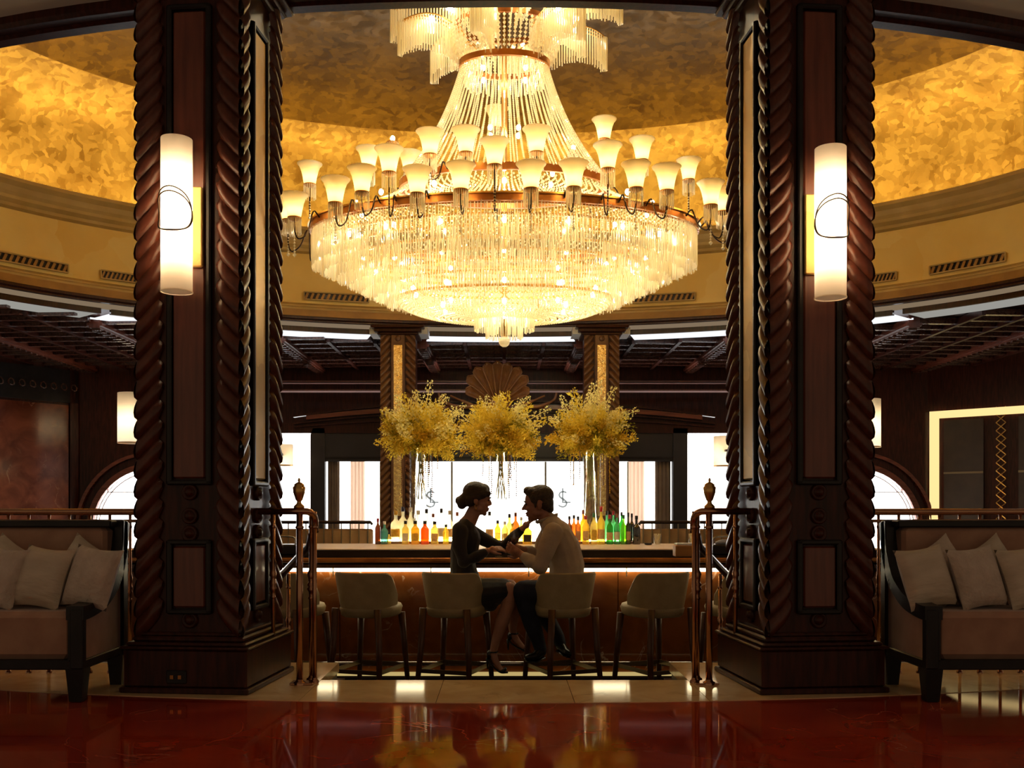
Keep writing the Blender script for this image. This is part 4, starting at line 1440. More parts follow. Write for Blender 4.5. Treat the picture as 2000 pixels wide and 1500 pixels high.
SP = [spray_mesh(0.40, 34, 0, 0.024, True), spray_mesh(0.38, 34, 0, 0.026, True), spray_mesh(0.40, 36, 1, 0.024, False), spray_mesh(0.42, 38, 1, 0.024, True),
      spray_mesh(0.48, 38, 2, 0.021, False), spray_mesh(0.5, 40, 2, 0.02, False), spray_mesh(0.36, 26, 3, 0.024, True), spray_mesh(0.38, 30, 1, 0.027, False)]
FD = 10.62
BEAD = mat('brown_bead', (0.2, 0.08, 0.03), (0.3, 0.13, 0.05), 0.35, scale=30)
STEMM = mat('stem_green', (0.2, 0.2, 0.05), None, 0.6)
for fi, (px, py, lab) in enumerate(((822, 858, 'yellow blossom arrangement on a tall glass vase left of the woman'), (978, 860, 'yellow blossom arrangement on a tall glass vase above the couple'),
                                    (1152, 858, 'yellow blossom arrangement on a tall glass vase right of the man'))):
    c = P(px, py, FD)
    fa = thing('flower_arrangement', lab, 'flowers', (c.x, FD, 0.63), 0, 'flower arrangements on the bar')
    cz_ = c.z - 0.63
    vh = cz_ - 0.10
    MB().lathe([(0.001, 0.0), (0.115, 0.0), (0.118, 0.01), (0.118, vh), (0.112, vh), (0.112, 0.014), (0.001, 0.014)], 28, (0, 0.0, 0)).build('vase', CLEAR, fa, True)
    for k in range(9):
        a = k * 0.7
        MB().path([(0.06 * math.cos(a), 0.06 * math.sin(a), vh * 0.45), (0.02 * math.cos(a + 1), 0.02 * math.sin(a + 1), vh * 0.8), (0.03 * math.cos(a), 0.03 * math.sin(a), cz_)], 0.005, 5).build('stem', STEMM, fa)
    random.seed(20 + fi)
    N = 300
    for i in range(N):
        zf = 1 - 2 * (i + 0.5) / N
        a = i * 2.39996 + random.uniform(-0.2, 0.2)
        if zf < -0.75:
            continue
        rr = (1 - zf * zf) ** 0.5
        dv_ = Vector((rr * math.cos(a), rr * math.sin(a) * 0.9, zf * (0.85 if zf > 0 else 0.62) + 0.05)).normalized()
        kind = random.choice((4, 5, 2, 3, 2)) if zf > 0.35 else (random.choice((0, 1, 2, 3, 7, 4)) if zf > -0.25 else random.choice((0, 1, 3, 6, 7)))
        if random.random() < 0.15:
            kind = 6
        q = Vector((0, 0, 1)).rotation_difference(dv_)
        s_ = (random.uniform(0.62, 0.98) if i % 6 else random.uniform(1.0, 1.22)) * (1.08 if zf > 0.3 else 1.02 if zf > -0.2 else 0.84)
        o = put('flower_spray', SP[kind], fa, dv_ * 0.05 + Vector((0, 0, cz_ - 0.01)), None, (s_, s_, s_))
        o.rotation_mode = 'QUATERNION'
        o.rotation_quaternion = q
    for k in range(11):
        x = random.uniform(-0.22, 0.24)
        y = random.uniform(-0.2, 0.15)
        L = random.uniform(0.2, 0.55)
        m = MB()
        nb_ = int(L / 0.022)
        for j in range(nb_):
            m.ellipsoid((x + random.uniform(-.003, .003), y, cz_ - 0.12 - j * 0.022), (0.007, 0.007, 0.011), 5, 4)
        m.build('bead_strand', BEAD if k % 3 else BL[0], fa)

# ------------------------------------------------------------------ stools


def make_stool(label, px, D_, rz):
    r = thing('bar_stool', label, 'stool', ((px - CX) / F * D_, D_, -0.45), rz, 'cream bar stools')
    # local frame: the sitter faces +y, the back shell is at -y
    R0 = 0.235

    def shell(u, v_, off):
        a = (2 * u - 1) * 1.75
        au = abs(2 * u - 1)
        top = 0.945 - 0.0 * au - 0.22 * max(0.0, (au - 0.55) / 0.45) ** 2.2
        bot = 0.635 + 0.02 * au
        z = bot + (top - bot) * v_
        fl_ = 0.82 + 0.22 * ((z - 0.635) / 0.31) ** 0.8 if z > 0.635 else 0.82
        e = 0.72
        sx_, cy_ = math.sin(a), math.cos(a)
        x = math.copysign(abs(sx_) ** e, sx_) * (R0 * fl_ + off)
        y = -math.copysign(abs(cy_) ** e, cy_) * (R0 * fl_ + off) * 0.98
        return Vector((x, y, z))
    m = MB()
    nu, nv = 36, 8
    th = 0.028
    m.grid(lambda u, v_: shell(u, v_, 0), nu, nv)
    m.grid(lambda u, v_: shell(1 - u, v_, -th), nu, nv)
    rim = [shell(i / nu, 1, -th / 2) for i in range(nu + 1)]
    m.path([shell(0, j / 4, -th / 2) for j in range(4)] + rim + [shell(1, 1 - j / 4, -th / 2) for j in range(1, 5)], th / 2, 6)
    m.build('back_shell', LEATHER, r, True)
    m = MB()
    for z, k in ((0.615, 0.80), (0.63, 0.88), (0.685, 0.92), (0.705, 0.88), (0.715, 0.75), (0.72, 0.001)):
        pass
    prof = [(0.001, 0.615), (0.80, 0.615), (0.88, 0.63), (0.93, 0.68), (0.88, 0.705), (0.72, 0.718), (0.001, 0.722)]
    vs = []
    n_ = 32
    for kk, z in prof:
        for i in range(n_):
            a = 2 * PI * i / n_
            ca, sa = math.cos(a), math.sin(a)
            vs.append((kk * 0.235 * math.copysign(abs(ca) ** 0.7, ca), 0.03 + kk * 0.25 * math.copysign(abs(sa) ** 0.7, sa), z))
    m.add(vs, [(j * n_ + i, j * n_ + (i + 1) % n_, j * n_ + n_ + (i + 1) % n_, j * n_ + n_ + i) for j in range(len(prof) - 1) for i in range(n_)])
    m.build('seat', LEATHER, r, True)
    for sx_, sy_ in ((-1, -1), (1, -1), (-1, 1), (1, 1)):
        m = MB()
        x0, y0 = sx_ * 0.175, (-0.19 if sy_ < 0 else 0.2)
        x1, y1 = sx_ * 0.215, (-0.27 if sy_ < 0 else 0.245)
        zt_ = 0.69 if sy_ < 0 else 0.63
        m.path([(x1, y1, 0.0), (x0 + (x1 - x0) * 0.45, y0 + (y1 - y0) * 0.45, 0.36), (x0, y0 - (0.03 if sy_ < 0 else 0), zt_)], [(0.018, 0.018), (0.025, 0.024), (0.030, 0.017 if sy_ < 0 else 0.028)], 8)
        m.build('leg', STOOLWOOD, r, True)
    q = 0.195
    pts = [(-q, -0.235, 0.22), (q, -0.235, 0.22), (q, 0.222, 0.22), (-q, 0.222, 0.22)]
    for i in range(4):
        a, b = Vector(pts[i]), Vector(pts[(i + 1) % 4])
        dd_ = b - a
        MB().box((a + b) / 2, (dd_.length, 0.014, 0.03), Matrix.Rotation(math.atan2(dd_.y, dd_.x), 3, 'Z')).build('footrest', BRONZEBAR, r)
    return r


make_stool('empty cream bar stool half hidden by the left railing', 570, 7.46, -0.35)
make_stool('empty cream bar stool left of the woman', 722, 7.46, -0.33)
make_stool('cream bar stool under the woman', 890, 7.46, -0.33)
make_stool('cream bar stool under the man', 1097, 7.46, 0.36)
make_stool('empty cream bar stool right of the man', 1278, 7.46, 0.45)
make_stool('empty cream bar stool half hidden by the right railing', 1445, 7.46, 0.5)
# ------------------------------------------------------------------ chandelier
CHZ = 2.6
CD = 9.8                                  # depth of the chandelier's axis
ch = thing('chandelier', 'huge oval tiered crystal chandelier with milk glass shades', 'chandelier', (0, CD, CHZ))
rng = random.Random(5)


def oval(a, b, t, z):
    return Vector((a * math.cos(t), b * math.sin(t), z - CHZ))


def band(a, b, z0, z1, m, name='ring_band', th=0.03, n=80):
    q = MB()
    v = []
    for o_, z in ((0, z0), (0, z1), (-th, z1), (-th, z0)):
        for i in range(n):
            v.append(oval(a + o_, b + o_, 2 * PI * i / n, z))
    f = [(j * n + i, j * n + (i + 1) % n, ((j + 1) % 4) * n + (i + 1) % n, ((j + 1) % 4) * n + i) for j in range(4) for i in range(n)]
    q.add(v, f)
    return q.build(name, m, ch)


def rod(m, x, y, z0, z1, r):
    m.add([(x - r, y, z1), (x, y - r, z1), (x + r, y, z1), (x, y + r, z1), (x - r, y, z0), (x, y - r, z0), (x + r, y, z0), (x, y + r, z0)],
          [(0, 1, 5, 4), (1, 2, 6, 5), (2, 3, 7, 6), (3, 0, 4, 7), (7, 6, 5, 4)])


def bead(m, p, r):
    x, y, z = p
    m.add([(x + r, y, z), (x - r, y, z), (x, y + r, z), (x, y - r, z), (x, y, z + r * 1.2), (x, y, z - r * 1.2)],
          [(0, 2, 4), (2, 1, 4), (1, 3, 4), (3, 0, 4), (2, 0, 5), (1, 2, 5), (3, 1, 5), (0, 3, 5)])


def skirt(a, b, z0, z1, n, r, jit=0.02, name='crystal_tier'):
    m = MB()
    for i in range(n):
        t = 2 * PI * (i + rng.uniform(-.2, .2)) / n
        p = oval(a, b, t, 0)
        zz = z0 + rng.uniform(-jit, jit)
        rod(m, p.x, p.y, zz - CHZ, z1 - CHZ, r * rng.uniform(0.8, 1.15))
    return stuff(m.build(name, CRYSTAL, ch))


def netting(fn, ns, nb, r, name, jump=0.0):
    """strands of beads; fn(t, s) -> point"""
    m = MB()
    for i in range(ns):
        for j in range(nb):
            t = 2 * PI * (i + (0.5 if jump and j % 2 else 0)) / ns
            bead(m, fn(t, (j + 0.5) / nb), r)
    return stuff(m.build(name, CRYSTAL, ch))


# main ring and its hanging tiers
band(1.95, 1.12, 3.74, 3.80, COPPER)
band(1.97, 1.14, 3.80, 3.815, BRASS_Y)
for i in range(7):
    a = 1.93 - 0.125 * i
    b = 1.10 - 0.075 * i
    z1 = 3.735 - 0.085 * i
    L = 0.34 - 0.022 * i
    skirt(a, b, z1 - L, z1, int(400 - 26 * i), 0.0046)
    band(a - 0.03, b - 0.03, z1 - 0.005, z1 + 0.022, BRASS_Y, 'tier_band', 0.012)
    m = MB()
    for k in range(90 - 6 * i):
        t = 2 * PI * k / (90 - 6 * i)
        bead(m, oval(a + 0.012, b + 0.012, t, z1 + 0.01), 0.012)
    stuff(m.build('bead_garland', CRYSTAL, ch))
# bottom basket
band(1.08, 0.62, 3.085, 3.11, BRASS_Y, 'tier_band', 0.012)


def basket(t, s):
    q = PI / 2 * s * 0.95
    return oval(0.28 + 0.80 * math.cos(q), 0.18 + 0.44 * math.cos(q), t, 3.09 - 0.215 * math.sin(q))


netting(basket, 130, 17, 0.0135, 'bead_basket', 1)
skirt(0.30, 0.24, 2.775, 3.0, 70, 0.006, 0.01, 'crystal_fringe')
skirt(0.185, 0.15, 2.70, 2.95, 50, 0.006, 0.012, 'crystal_fringe')
band(0.30, 0.24, 2.995, 3.01, BRASS_Y, 'tier_band', 0.01)
MB().ellipsoid((0, 0, 2.665 - CHZ), (0.056, 0.056, 0.056), 16, 10).build('crystal_ball', CRYSTAL, ch)
MB().tube((0, 0, 2.7 - CHZ), (0, 0, 7.53 - CHZ), 0.03, n=10).build('stem', BRASS_Y, ch, True)

# bead net between upper and main rings, upper ring
band(1.06, 0.62, 4.19, 4.26, COPPER)
netting(lambda t, s: oval(1.04 + (1.90 - 1.04) * s, 0.60 + (1.08 - 0.60) * s, t, 4.18 - 0.38 * s ** 0.7), 110, 24, 0.012, 'bead_net', 1)


# flaring cone of bead strands
def cone(t, s):
    k = 1 - (1 - s) ** 1.0
    a = 0.44 + 0.62 * (0.55 * s + 0.45 * s ** 2.4)
    return oval(a, a * 0.6, t, 5.42 - 1.17 * s)


netting(cone, 68, 66, 0.0112, 'bead_cone')
# crown
band(0.46, 0.30, 5.42, 5.48, COPPER)
netting(lambda t, s: oval(0.46 + 0.12 * s ** 0.5, 0.30 + 0.09 * s ** 0.5, t, 5.49 + 0.30 * s), 64, 8, 0.018, 'bead_bowl')
band(0.5, 0.34, 5.82, 5.87, COPPER)
skirt(0.40, 0.26, 5.24, 5.42, 80, 0.006, 0.02, 'crystal_fringe')
for k in range(12):
    th = 2 * PI * (k + 0.5) / 12
    ca, sa = math.cos(th), math.sin(th)
    m = MB()
    el = 0.62
    high = 0.30 if k % 2 else 0.0
    Lm = 0.62 if k % 2 == 0 else 0.74

    def pt(s, o_):
        r_ = 0.42 + Lm * s
        w_ = o_ * (0.05 + 0.05 * math.sin(PI * min(1, s)))
        z = 5.62 + high + 0.26 * math.sin(PI * (0.12 + 0.62 * s))
        return Vector((r_ * ca - w_ * sa, (r_ * sa + w_ * ca) * el, z - CHZ))
    for o_ in (-1, 0.0, 1):
        for j in range(24):
            p = pt(j / 23, o_)
            rod(m, p.x, p.y, p.z - (0.34 - 0.04 * abs(o_)) + rng.uniform(-.01, .01), p.z, 0.0058)
    for j in range(9):
        p = pt(1.0, -1 + 2 * j / 8) + Vector((ca * 0.05 * math.cos((j - 4) / 4 * PI / 2), sa * el * 0.05 * math.cos((j - 4) / 4 * PI / 2), 0))
        rod(m, p.x, p.y, p.z - 0.34, p.z, 0.0058)
    stuff(m.build('crown_fringe', CRYSTAL, ch))
    q = MB()
    for o_ in (-1, 0, 1):
        q.path([pt(j / 8, o_) for j in range(9)], 0.008, 5)
    q.path([(0.4 * ca, 0.4 * sa * el, 5.7 - CHZ), pt(0.15, 0)], 0.012, 5)
    q.build('crown_arm', BRASS_Y, ch, True)

# lamps on arms
shade_me = MB().lathe([(0.056, 0.0), (0.062, 0.01), (0.066, 0.03), (0.074, 0.08), (0.088, 0.14), (0.108, 0.19), (0.13, 0.215), (0.134, 0.222), (0.128, 0.219), (0.104, 0.187), (0.084, 0.138), (0.07, 0.08), (0.062, 0.03), (0.055, 0.008)], 28).mesh('shade', SHADE, True)
bulb_me = MB().ellipsoid((0, 0, 0.075), (0.022, 0.022, 0.032), 10, 8).mesh('bulb', BULB, True)
bare_me = MB().ellipsoid((0, 0, 0.045), (0.024, 0.024, 0.03), 10, 8).mesh('bulb', BULB, True)
cup_me = MB().lathe([(0.001, -0.03), (0.02, -0.03), (0.05, -0.014), (0.066, -0.004), (0.066, 0.006), (0.05, 0.004), (0.001, 0.0)], 20).mesh('cup', COPPER, True)
fm = MB()
for i in range(22):
    t = 2 * PI * i / 22
    rod(fm, 0.064 * math.cos(t), 0.064 * math.sin(t), -0.15 + rng.uniform(-.006, .006), -0.004, 0.0032)
fringe_me = fm.mesh('fringe', CRYSTAL)
dm = MB()
for j in range(7):
    bead(dm, (0, 0, -0.18 - 0.028 * j), 0.012 if j < 6 else 0.02)
drop_me = dm.mesh('drop', CRYSTAL)


def lamp(px, ytop, a, b, rear, ring_, bare=False):
    X, D_ = ell_hit(px, a, b, rear, CD)
    z = 1 + (HY - ytop) / F * D_ - (0.222 if not bare else 0.06)
    loc = Vector((X, D_ - CD, z - CHZ))
    part = put('lamp', bare_me if bare else shade_me, ch, loc)
    part.name = 'bare_bulb' if bare else 'shade'
    if not bare:
        put('bulb', bulb_me, part)
    put('cup', cup_me, part)
    stuff(put('fringe', fringe_me, part))
    put('drop', drop_me, part)
    ra, rb, rz_ = ring_
    t = math.atan2((D_ - CD) / b, X / a)
    p0 = oval(ra, rb, t, rz_)
    out_ = Vector((loc.x - p0.x, loc.y - p0.y, 0))
    if out_.length < 0.02:
        out_ = Vector((p0.x, p0.y, 0)) * 0.1
    low = min(p0.z, loc.z - 0.03) - 0.16
    mid = p0 + out_ * 0.5
    q = MB().path(smoothed([p0, p0 + out_ * 0.25 + Vector((0, 0, 0.05)), Vector((mid.x, mid.y, low + 0.06)), Vector((p0.x + out_.x * 0.85, p0.y + out_.y * 0.85, low)), Vector((loc.x, loc.y, low + 0.09)), loc + Vector((0, 0, -0.02))], 4), 0.0075, 6)
    q.build('lamp_arm', IRON, ch, True)


MAIN = (1.96, 1.13, 3.77)
UP = (1.06, 0.62, 4.22)
for px, yt in ((655, 350), (707, 328), (815, 330), (900, 322), (1037, 320), (1120, 318), (1242, 320), (1302, 326), (1388, 356), (575, 380), (1412, 370)):
    lamp(px, yt, 2.20, 1.38, False, MAIN)
for px, yt in ((760, 290), (966, 275), (1187, 283)):
    lamp(px, yt, 2.06, 1.24, False, MAIN)
for px, yt in ((605, 320), (1345, 312), (563, 388), (1422, 382)):
    lamp(px, yt, 2.22, 1.38, True, MAIN)
for px, yt in ((840, 257), (910, 253), (1048, 252)):
    lamp(px, yt, 1.35, 0.86, False, UP)
for px, yt in ((720, 290), (800, 298), (970, 212), (1180, 233), (1254, 272)):
    lamp(px, yt, 1.46, 0.9, True, UP)
lamp(767, 268, 1.4, 0.86, True, UP, True)
lamp(1120, 286, 1.3, 0.86, True, UP, True)
# small bulbs inside the crystal tiers and crown
sb = MB().ellipsoid((0, 0, 0), (0.022, 0.022, 0.03), 8, 6).mesh('inner_bulb', BULB_S, True)
for a, b, z, n_ in ((1.72, 0.93, 3.62, 18), (1.35, 0.72, 3.4, 14), (0.95, 0.5, 3.17, 10), (0.7, 0.36, 3.0, 6), (0.3, 0.2, 5.36, 4), (0.2, 0.15, 4.78, 4), (0.18, 0.14, 2.9, 2), (0.55, 0.33, 4.3, 6), (0.75, 0.46, 5.86, 12), (1.5, 0.86, 4.0, 14)):
    for i in range(n_):
        put('inner_bulb', sb, ch, oval(a, b, 2 * PI * (i + 0.5) / n_, z))
# ------------------------------------------------------------------ people
SKIN = mat('skin', (0.42, 0.2, 0.13), (0.5, 0.25, 0.165), 0.5, scale=14)
SKIN_M = mat('tanned_skin', (0.34, 0.15, 0.09), (0.42, 0.19, 0.12), 0.5, scale=14)
HAIR_W = mat('dark_brown_hair', (0.02, 0.011, 0.007), (0.055, 0.026, 0.014), 0.4, scale=30, stretch=(1, 1, 6), bump=0.5, bscale=60)
HAIR_M = mat('brown_hair', (0.025, 0.016, 0.008), (0.07, 0.042, 0.018), 0.45, scale=40, bump=0.7, bscale=70)
DRESS = mat('black_dress', (0.010, 0.009, 0.012), (0.018, 0.016, 0.02), 0.75, scale=12, sheen=0.15)
SHIRT = mat('taupe_shirt', (0.46, 0.36, 0.26), (0.53, 0.42, 0.31), 0.75, scale=10, bump=0.5, bscale=7)
JEANS = mat('navy_trousers', (0.012, 0.014, 0.028), (0.022, 0.025, 0.045), 0.8, scale=14)
SHOE = mat('black_leather', (0.008, 0.008, 0.008), None, 0.25)
EYE = mat('eye_dark', (0.02, 0.015, 0.012), None, 0.15)
LIP = mat('lips', (0.4, 0.08, 0.06), None, 0.45)


def chain(m, pts, n=14, side=(0, 1, 0)):
    """pts: (point, r) or (point, (r_side, r_other)); closed tube with rounded joints"""
    pv = [Vector(p) for p, r in pts]
    rr = [(r[0] * 0.96, r[1] * 0.96) if isinstance(r, tuple) else (r * 0.96, r * 0.96) for p, r in pts]
    m.path(pv, rr, n, True, side)
    for p, (a, b) in zip(pv, rr):
        m.ellipsoid(p, (b, a, min(a, b)), 12, 8)


def remesh(m, name, mt, parent, voxel, it=6, fac=0.5):
    """one continuous skin over overlapping closed volumes"""
    me = m.mesh('tmp', mt)
    ob = bpy.data.objects.new('tmp', me)
    COL.objects.link(ob)
    md = ob.modifiers.new('r', 'REMESH')
    md.mode = 'VOXEL'
    md.voxel_size = voxel
    sm = ob.modifiers.new('s', 'SMOOTH')
    sm.factor = fac
    sm.iterations = it
    dg = bpy.context.evaluated_depsgraph_get()
    out = bpy.data.meshes.new_from_object(ob.evaluated_get(dg))
    bpy.data.objects.remove(ob)
    out.name = name
    if not out.materials:
        out.materials.append(mt)
    off = acc(parent)
    out.transform(Matrix.Translation(-off))
    out.polygons.foreach_set('use_smooth', [True] * len(out.polygons))
    return put(name, out, parent)


def hand(m, wrist, d, n, curl=0.5, s=1.0, flip=1, spread=0.0, thumb_up=0.5):
    """wrist point, direction of the fingers, palm normal (fingers curl towards it)"""
    w = Vector(wrist)
    d = Vector(d).normalized()
    n = Vector(n)
    n = (n - d * n.dot(d)).normalized()
    sd = d.cross(n) * flip
    pl_ = 0.085 * s
    m.path([w - d * 0.01, w + d * pl_ * 0.5, w + d * pl_], [(0.024 * s, 0.018 * s), (0.036 * s, 0.016 * s), (0.038 * s, 0.013 * s)], 12, True, tuple(sd))
    m.ellipsoid(w + d * pl_ * 0.45, (0.03 * s, 0.03 * s, 0.03 * s), 8, 6)
    for i, L in enumerate((0.068, 0.076, 0.070, 0.056)):
        p = w + d * pl_ * 0.95 + sd * (0.028 - 0.0187 * i) * s
        dd = (d + sd * (0.10 - 0.07 * i) * (1 + spread)).normalized()
        pts = [p - dd * 0.012]
        for k, f_ in enumerate((0.45, 0.32, 0.23)):
            a = curl * (0.7 + 0.35 * k) * (1 + 0.08 * i)
            dd = (dd * math.cos(a) + n * math.sin(a)).normalized()
            nn_ = (n - dd * n.dot(dd))
            p = p + dd * L * f_ * s
            pts.append(p.copy())
            if nn_.length > 1e-4:
                n_loc = nn_.normalized()
        m.path(pts, [0.0098 * s, 0.0095 * s, 0.0088 * s, 0.0078 * s], 8)
        for q, r_ in zip(pts, (0.0098, 0.0095, 0.0088, 0.0078)):
            m.ellipsoid(q, (r_ * s,) * 3, 8, 6)
    p = w + d * 0.022 * s + sd * 0.026 * s
    dd = (d * 0.75 + sd * 0.75 + n * thumb_up).normalized()
    pts = [p, p + dd * 0.034 * s]
    dd = (d * 0.95 + sd * 0.25 + n * thumb_up).normalized()
    pts.append(pts[-1] + dd * 0.03 * s)
    pts.append(pts[-1] + dd * 0.022 * s)
    m.path(pts, [0.014 * s, 0.0115 * s, 0.0105 * s, 0.008 * s], 8)
    for q, r_ in zip(pts, (0.014, 0.0115, 0.0105, 0.008)):
        m.ellipsoid(q, (r_ * s,) * 3, 8, 6)


PD = 7.55


def W(px, py, dy=0.0):
    """point at image position, dy metres behind the sitters' plane"""
    return P(px, py, PD + dy)


def axes(yaw, pitch, roll=0.0):
    """head frame: local x forward, y left, z up"""
    return Matrix.Rotation(yaw, 3, 'Z') @ Matrix.Rotation(pitch, 3, 'Y') @ Matrix.Rotation(roll, 3, 'X')


def head_blobs(m, c, R, s, male):
    """c: head centre; local x forward; face reaches x=+0.105, crown z=+0.12, chin z=-0.115 (scaled by s)"""
    def E(p, r):
        m.ellipsoid(c + R @ (Vector(p) * s), tuple(q * s for q in r), 16, 12, R)
    E((-0.015, 0, 0.035), (0.096, 0.074, 0.083))           # cranium
    E((0.03, 0, 0.02), (0.060, 0.064, 0.075))              # forehead
    E((0.035, 0, -0.035), (0.050, 0.058, 0.062))           # face
    E((0.038, 0, -0.075), (0.042, 0.046 if male else 0.04, 0.036))   # jaw
    E((0.066, 0, -0.098), (0.020 if male else 0.017, 0.022, 0.018))  # chin
    for sg in (-1, 1):
        E((0.008, sg * 0.05, -0.066), (0.036, 0.013, 0.022))   # jaw corner
        E((0.062, sg * 0.034, -0.028), (0.022, 0.020, 0.018))  # cheek
        E((0.078, sg * 0.026, 0.020), (0.013, 0.024, 0.010))   # brow
        # ear
        E((-0.018, sg * 0.076, -0.012), (0.019, 0.008, 0.031))
        E((-0.012, sg * 0.074, -0.034), (0.012, 0.007, 0.012))
    # nose bridge, tip, wings
    a, b = (0.083, 0, 0.012), (0.110 if male else 0.100, 0, -0.026 if male else -0.022)
    m.path([c + R @ (Vector(a) * s), c + R @ (Vector((0.096, 0, -0.008)) * s), c + R @ (Vector(b) * s)], [0.009 * s, 0.0105 * s, 0.0115 * s], 8)
    E(b, (0.011, 0.0115, 0.010))
    for sg in (-1, 1):
        E((0.092, sg * 0.012, -0.030), (0.010, 0.008, 0.008))
    E((0.083, 0, -0.058), (0.014, 0.022, 0.0075))          # upper lip
    E((0.080, 0, -0.074), (0.013, 0.019, 0.0075))          # lower lip


def face_bits(parent, c, R, s):
    off = acc(parent)
    for sg in (-1, 1):
        m = MB()
        m.ellipsoid(c + R @ (Vector((0.0735, sg * 0.031, 0.004)) * s), tuple(q * s for q in (0.012, 0.012, 0.008)), 10, 8, R)
        m.build('eye', EYE, parent, True, True)
        m = MB()
        m.path([c + R @ (Vector(q) * s) for q in ((0.092, sg * 0.012, 0.021), (0.092, sg * 0.03, 0.027), (0.078, sg * 0.05, 0.022))], 0.0035 * s, 6)
        m.build('eyebrow', HAIR_W, parent, True, True)
    m = MB()
    m.ellipsoid(c + R @ (Vector((0.090, 0, -0.059)) * s), tuple(q * s for q in (0.008, 0.021, 0.0055)), 10, 6, R)
    m.ellipsoid(c + R @ (Vector((0.086, 0, -0.073)) * s), tuple(q * s for q in (0.008, 0.018, 0.006)), 10, 6, R)
    m.build('lips', LIP, parent, True, True)


# ---- the woman: sits facing right, near arm on the bar, far hand at the man's jaw
wo = thing('person', 'woman in a black dress touching the man\'s face, hair in a low bun', 'person', W(915, 1180).to_tuple()[:2] + (0.255,))
hc = W(933, 975, 0.0)
HR = axes(0.12, 0.15)
HS = 1.05
# body frame of the torso
torso = [(W(916, 1158), (0.150, 0.120)), (W(908, 1130), (0.150, 0.112)), (W(904, 1104), (0.118, 0.095)), (W(907, 1075), (0.130, 0.105)), (W(911, 1052), (0.140, 0.108)), (W(910, 1036), (0.150, 0.080)), (W(911, 1026), (0.11, 0.055))]
neck = [(W(911, 1026), 0.072), (W(919, 1013), 0.060), (W(926, 998), 0.057)]
near = [(W(899, 1038, -0.150), 0.056), (W(897, 1066, -0.18), 0.050), (W(906, 1096, -0.19), 0.043), (W(930, 1088, -0.16), 0.038), (W(951, 1076, -0.12), 0.027)]
far = [(W(916, 1036, 0.150), 0.054), (W(946, 1054, 0.17), 0.047), (W(981, 1071, 0.16), 0.042), (W(1003, 1049, 0.10), 0.037), (W(1020, 1033, 0.05), 0.027)]
lthigh = [(W(918, 1166, -0.06), 0.085), (W(955, 1160, -0.08), 0.078), (W(994, 1152, -0.10), 0.063)]
lshin = [(W(996, 1154, -0.10), 0.062), (W(992, 1182, -0.10), 0.056), (W(981, 1214, -0.10), 0.056), (W(969, 1250, -0.09), 0.037), (W(963, 1274, -0.085), 0.029)]
rthigh = [(W(920, 1166, 0.07), 0.085), (W(960, 1156, 0.06), 0.078), (W(995, 1146, 0.05), 0.062)]
rshin = [(W(997, 1148, 0.05), 0.060), (W(1003, 1176, 0.09), 0.054), (W(1002, 1206, 0.13), 0.050), (W(1001, 1226, 0.16), 0.034), (W(1003, 1240, 0.18), 0.029)]
nfoot = [(W(963, 1276, -0.085), 0.030), (W(968, 1292, -0.095), 0.028), (W(978, 1307, -0.105), (0.036, 0.018)), (W(988, 1310, -0.11), (0.03, 0.012))]
ffoot = [(W(1003, 1240, 0.18), 0.030), (W(1011, 1253, 0.16), 0.027), (W(1022, 1264, 0.13), (0.034, 0.018)), (W(1031, 1269, 0.115), (0.028, 0.012))]
m = MB()
for c_ in (torso, neck, near, far, lthigh, lshin, rthigh, rshin, nfoot, ffoot):
    chain(m, c_)
head_blobs(m, hc, HR, HS, False)
hand(m, W(953, 1075, -0.12), (1, 0.15, 0.18), (0.1, 0.5, -0.85), 0.35, 0.95, flip=-1, thumb_up=0.2)
hand(m, W(1021, 1032, 0.05), (0.75, -0.1, 0.75), (0.6, 0.1, -0.5), 0.28, 0.98, flip=1, thumb_up=0.1)
body = remesh(m, 'body', SKIN, wo, 0.0052, 4)
# dress: bodice, sleeves and skirt
m = MB()


def grow(c_, k, g=0.0):
    return [(p, (r[0] + k, r[1] + k) if isinstance(r, tuple) else r + k) for p, r in c_]


chain(m, grow(torso[:6], 0.009))
for dy_, px_ in ((-0.14, 897), (0.14, 917)):
    chain(m, [(W(908, 1026, dy_ * 0.35), 0.055), (W(px_, 1034, dy_), 0.058)])
chain(m, [(near[0][0], 0.064), (near[1][0], 0.060), (near[2][0], 0.055), (near[3][0], 0.047), (W(945, 1080, -0.13), 0.038)])
chain(m, [(far[0][0], 0.062), (far[1][0], 0.057), (far[2][0], 0.052), (far[3][0], 0.046), (W(1016, 1037, 0.06), 0.036)])
chain(m, [(W(912, 1160, 0), (0.172, 0.138)), (W(940, 1159, -0.01), (0.182, 0.125)), (W(964, 1156, -0.015), (0.178, 0.114)), (W(980, 1153, -0.02), (0.17, 0.10))])
chain(m, [(W(938, 1172, -0.03), (0.12, 0.07)), (W(958, 1180, -0.04), (0.10, 0.06))])
dr_ = remesh(m, 'dress', DRESS, wo, 0.008, 3)
# hair with a low bun
m = MB()


def E2(p, r, c=hc, R=HR, s=1.05):
    m.ellipsoid(c + R @ (Vector(p) * s), tuple(q * s for q in r), 16, 12, R)


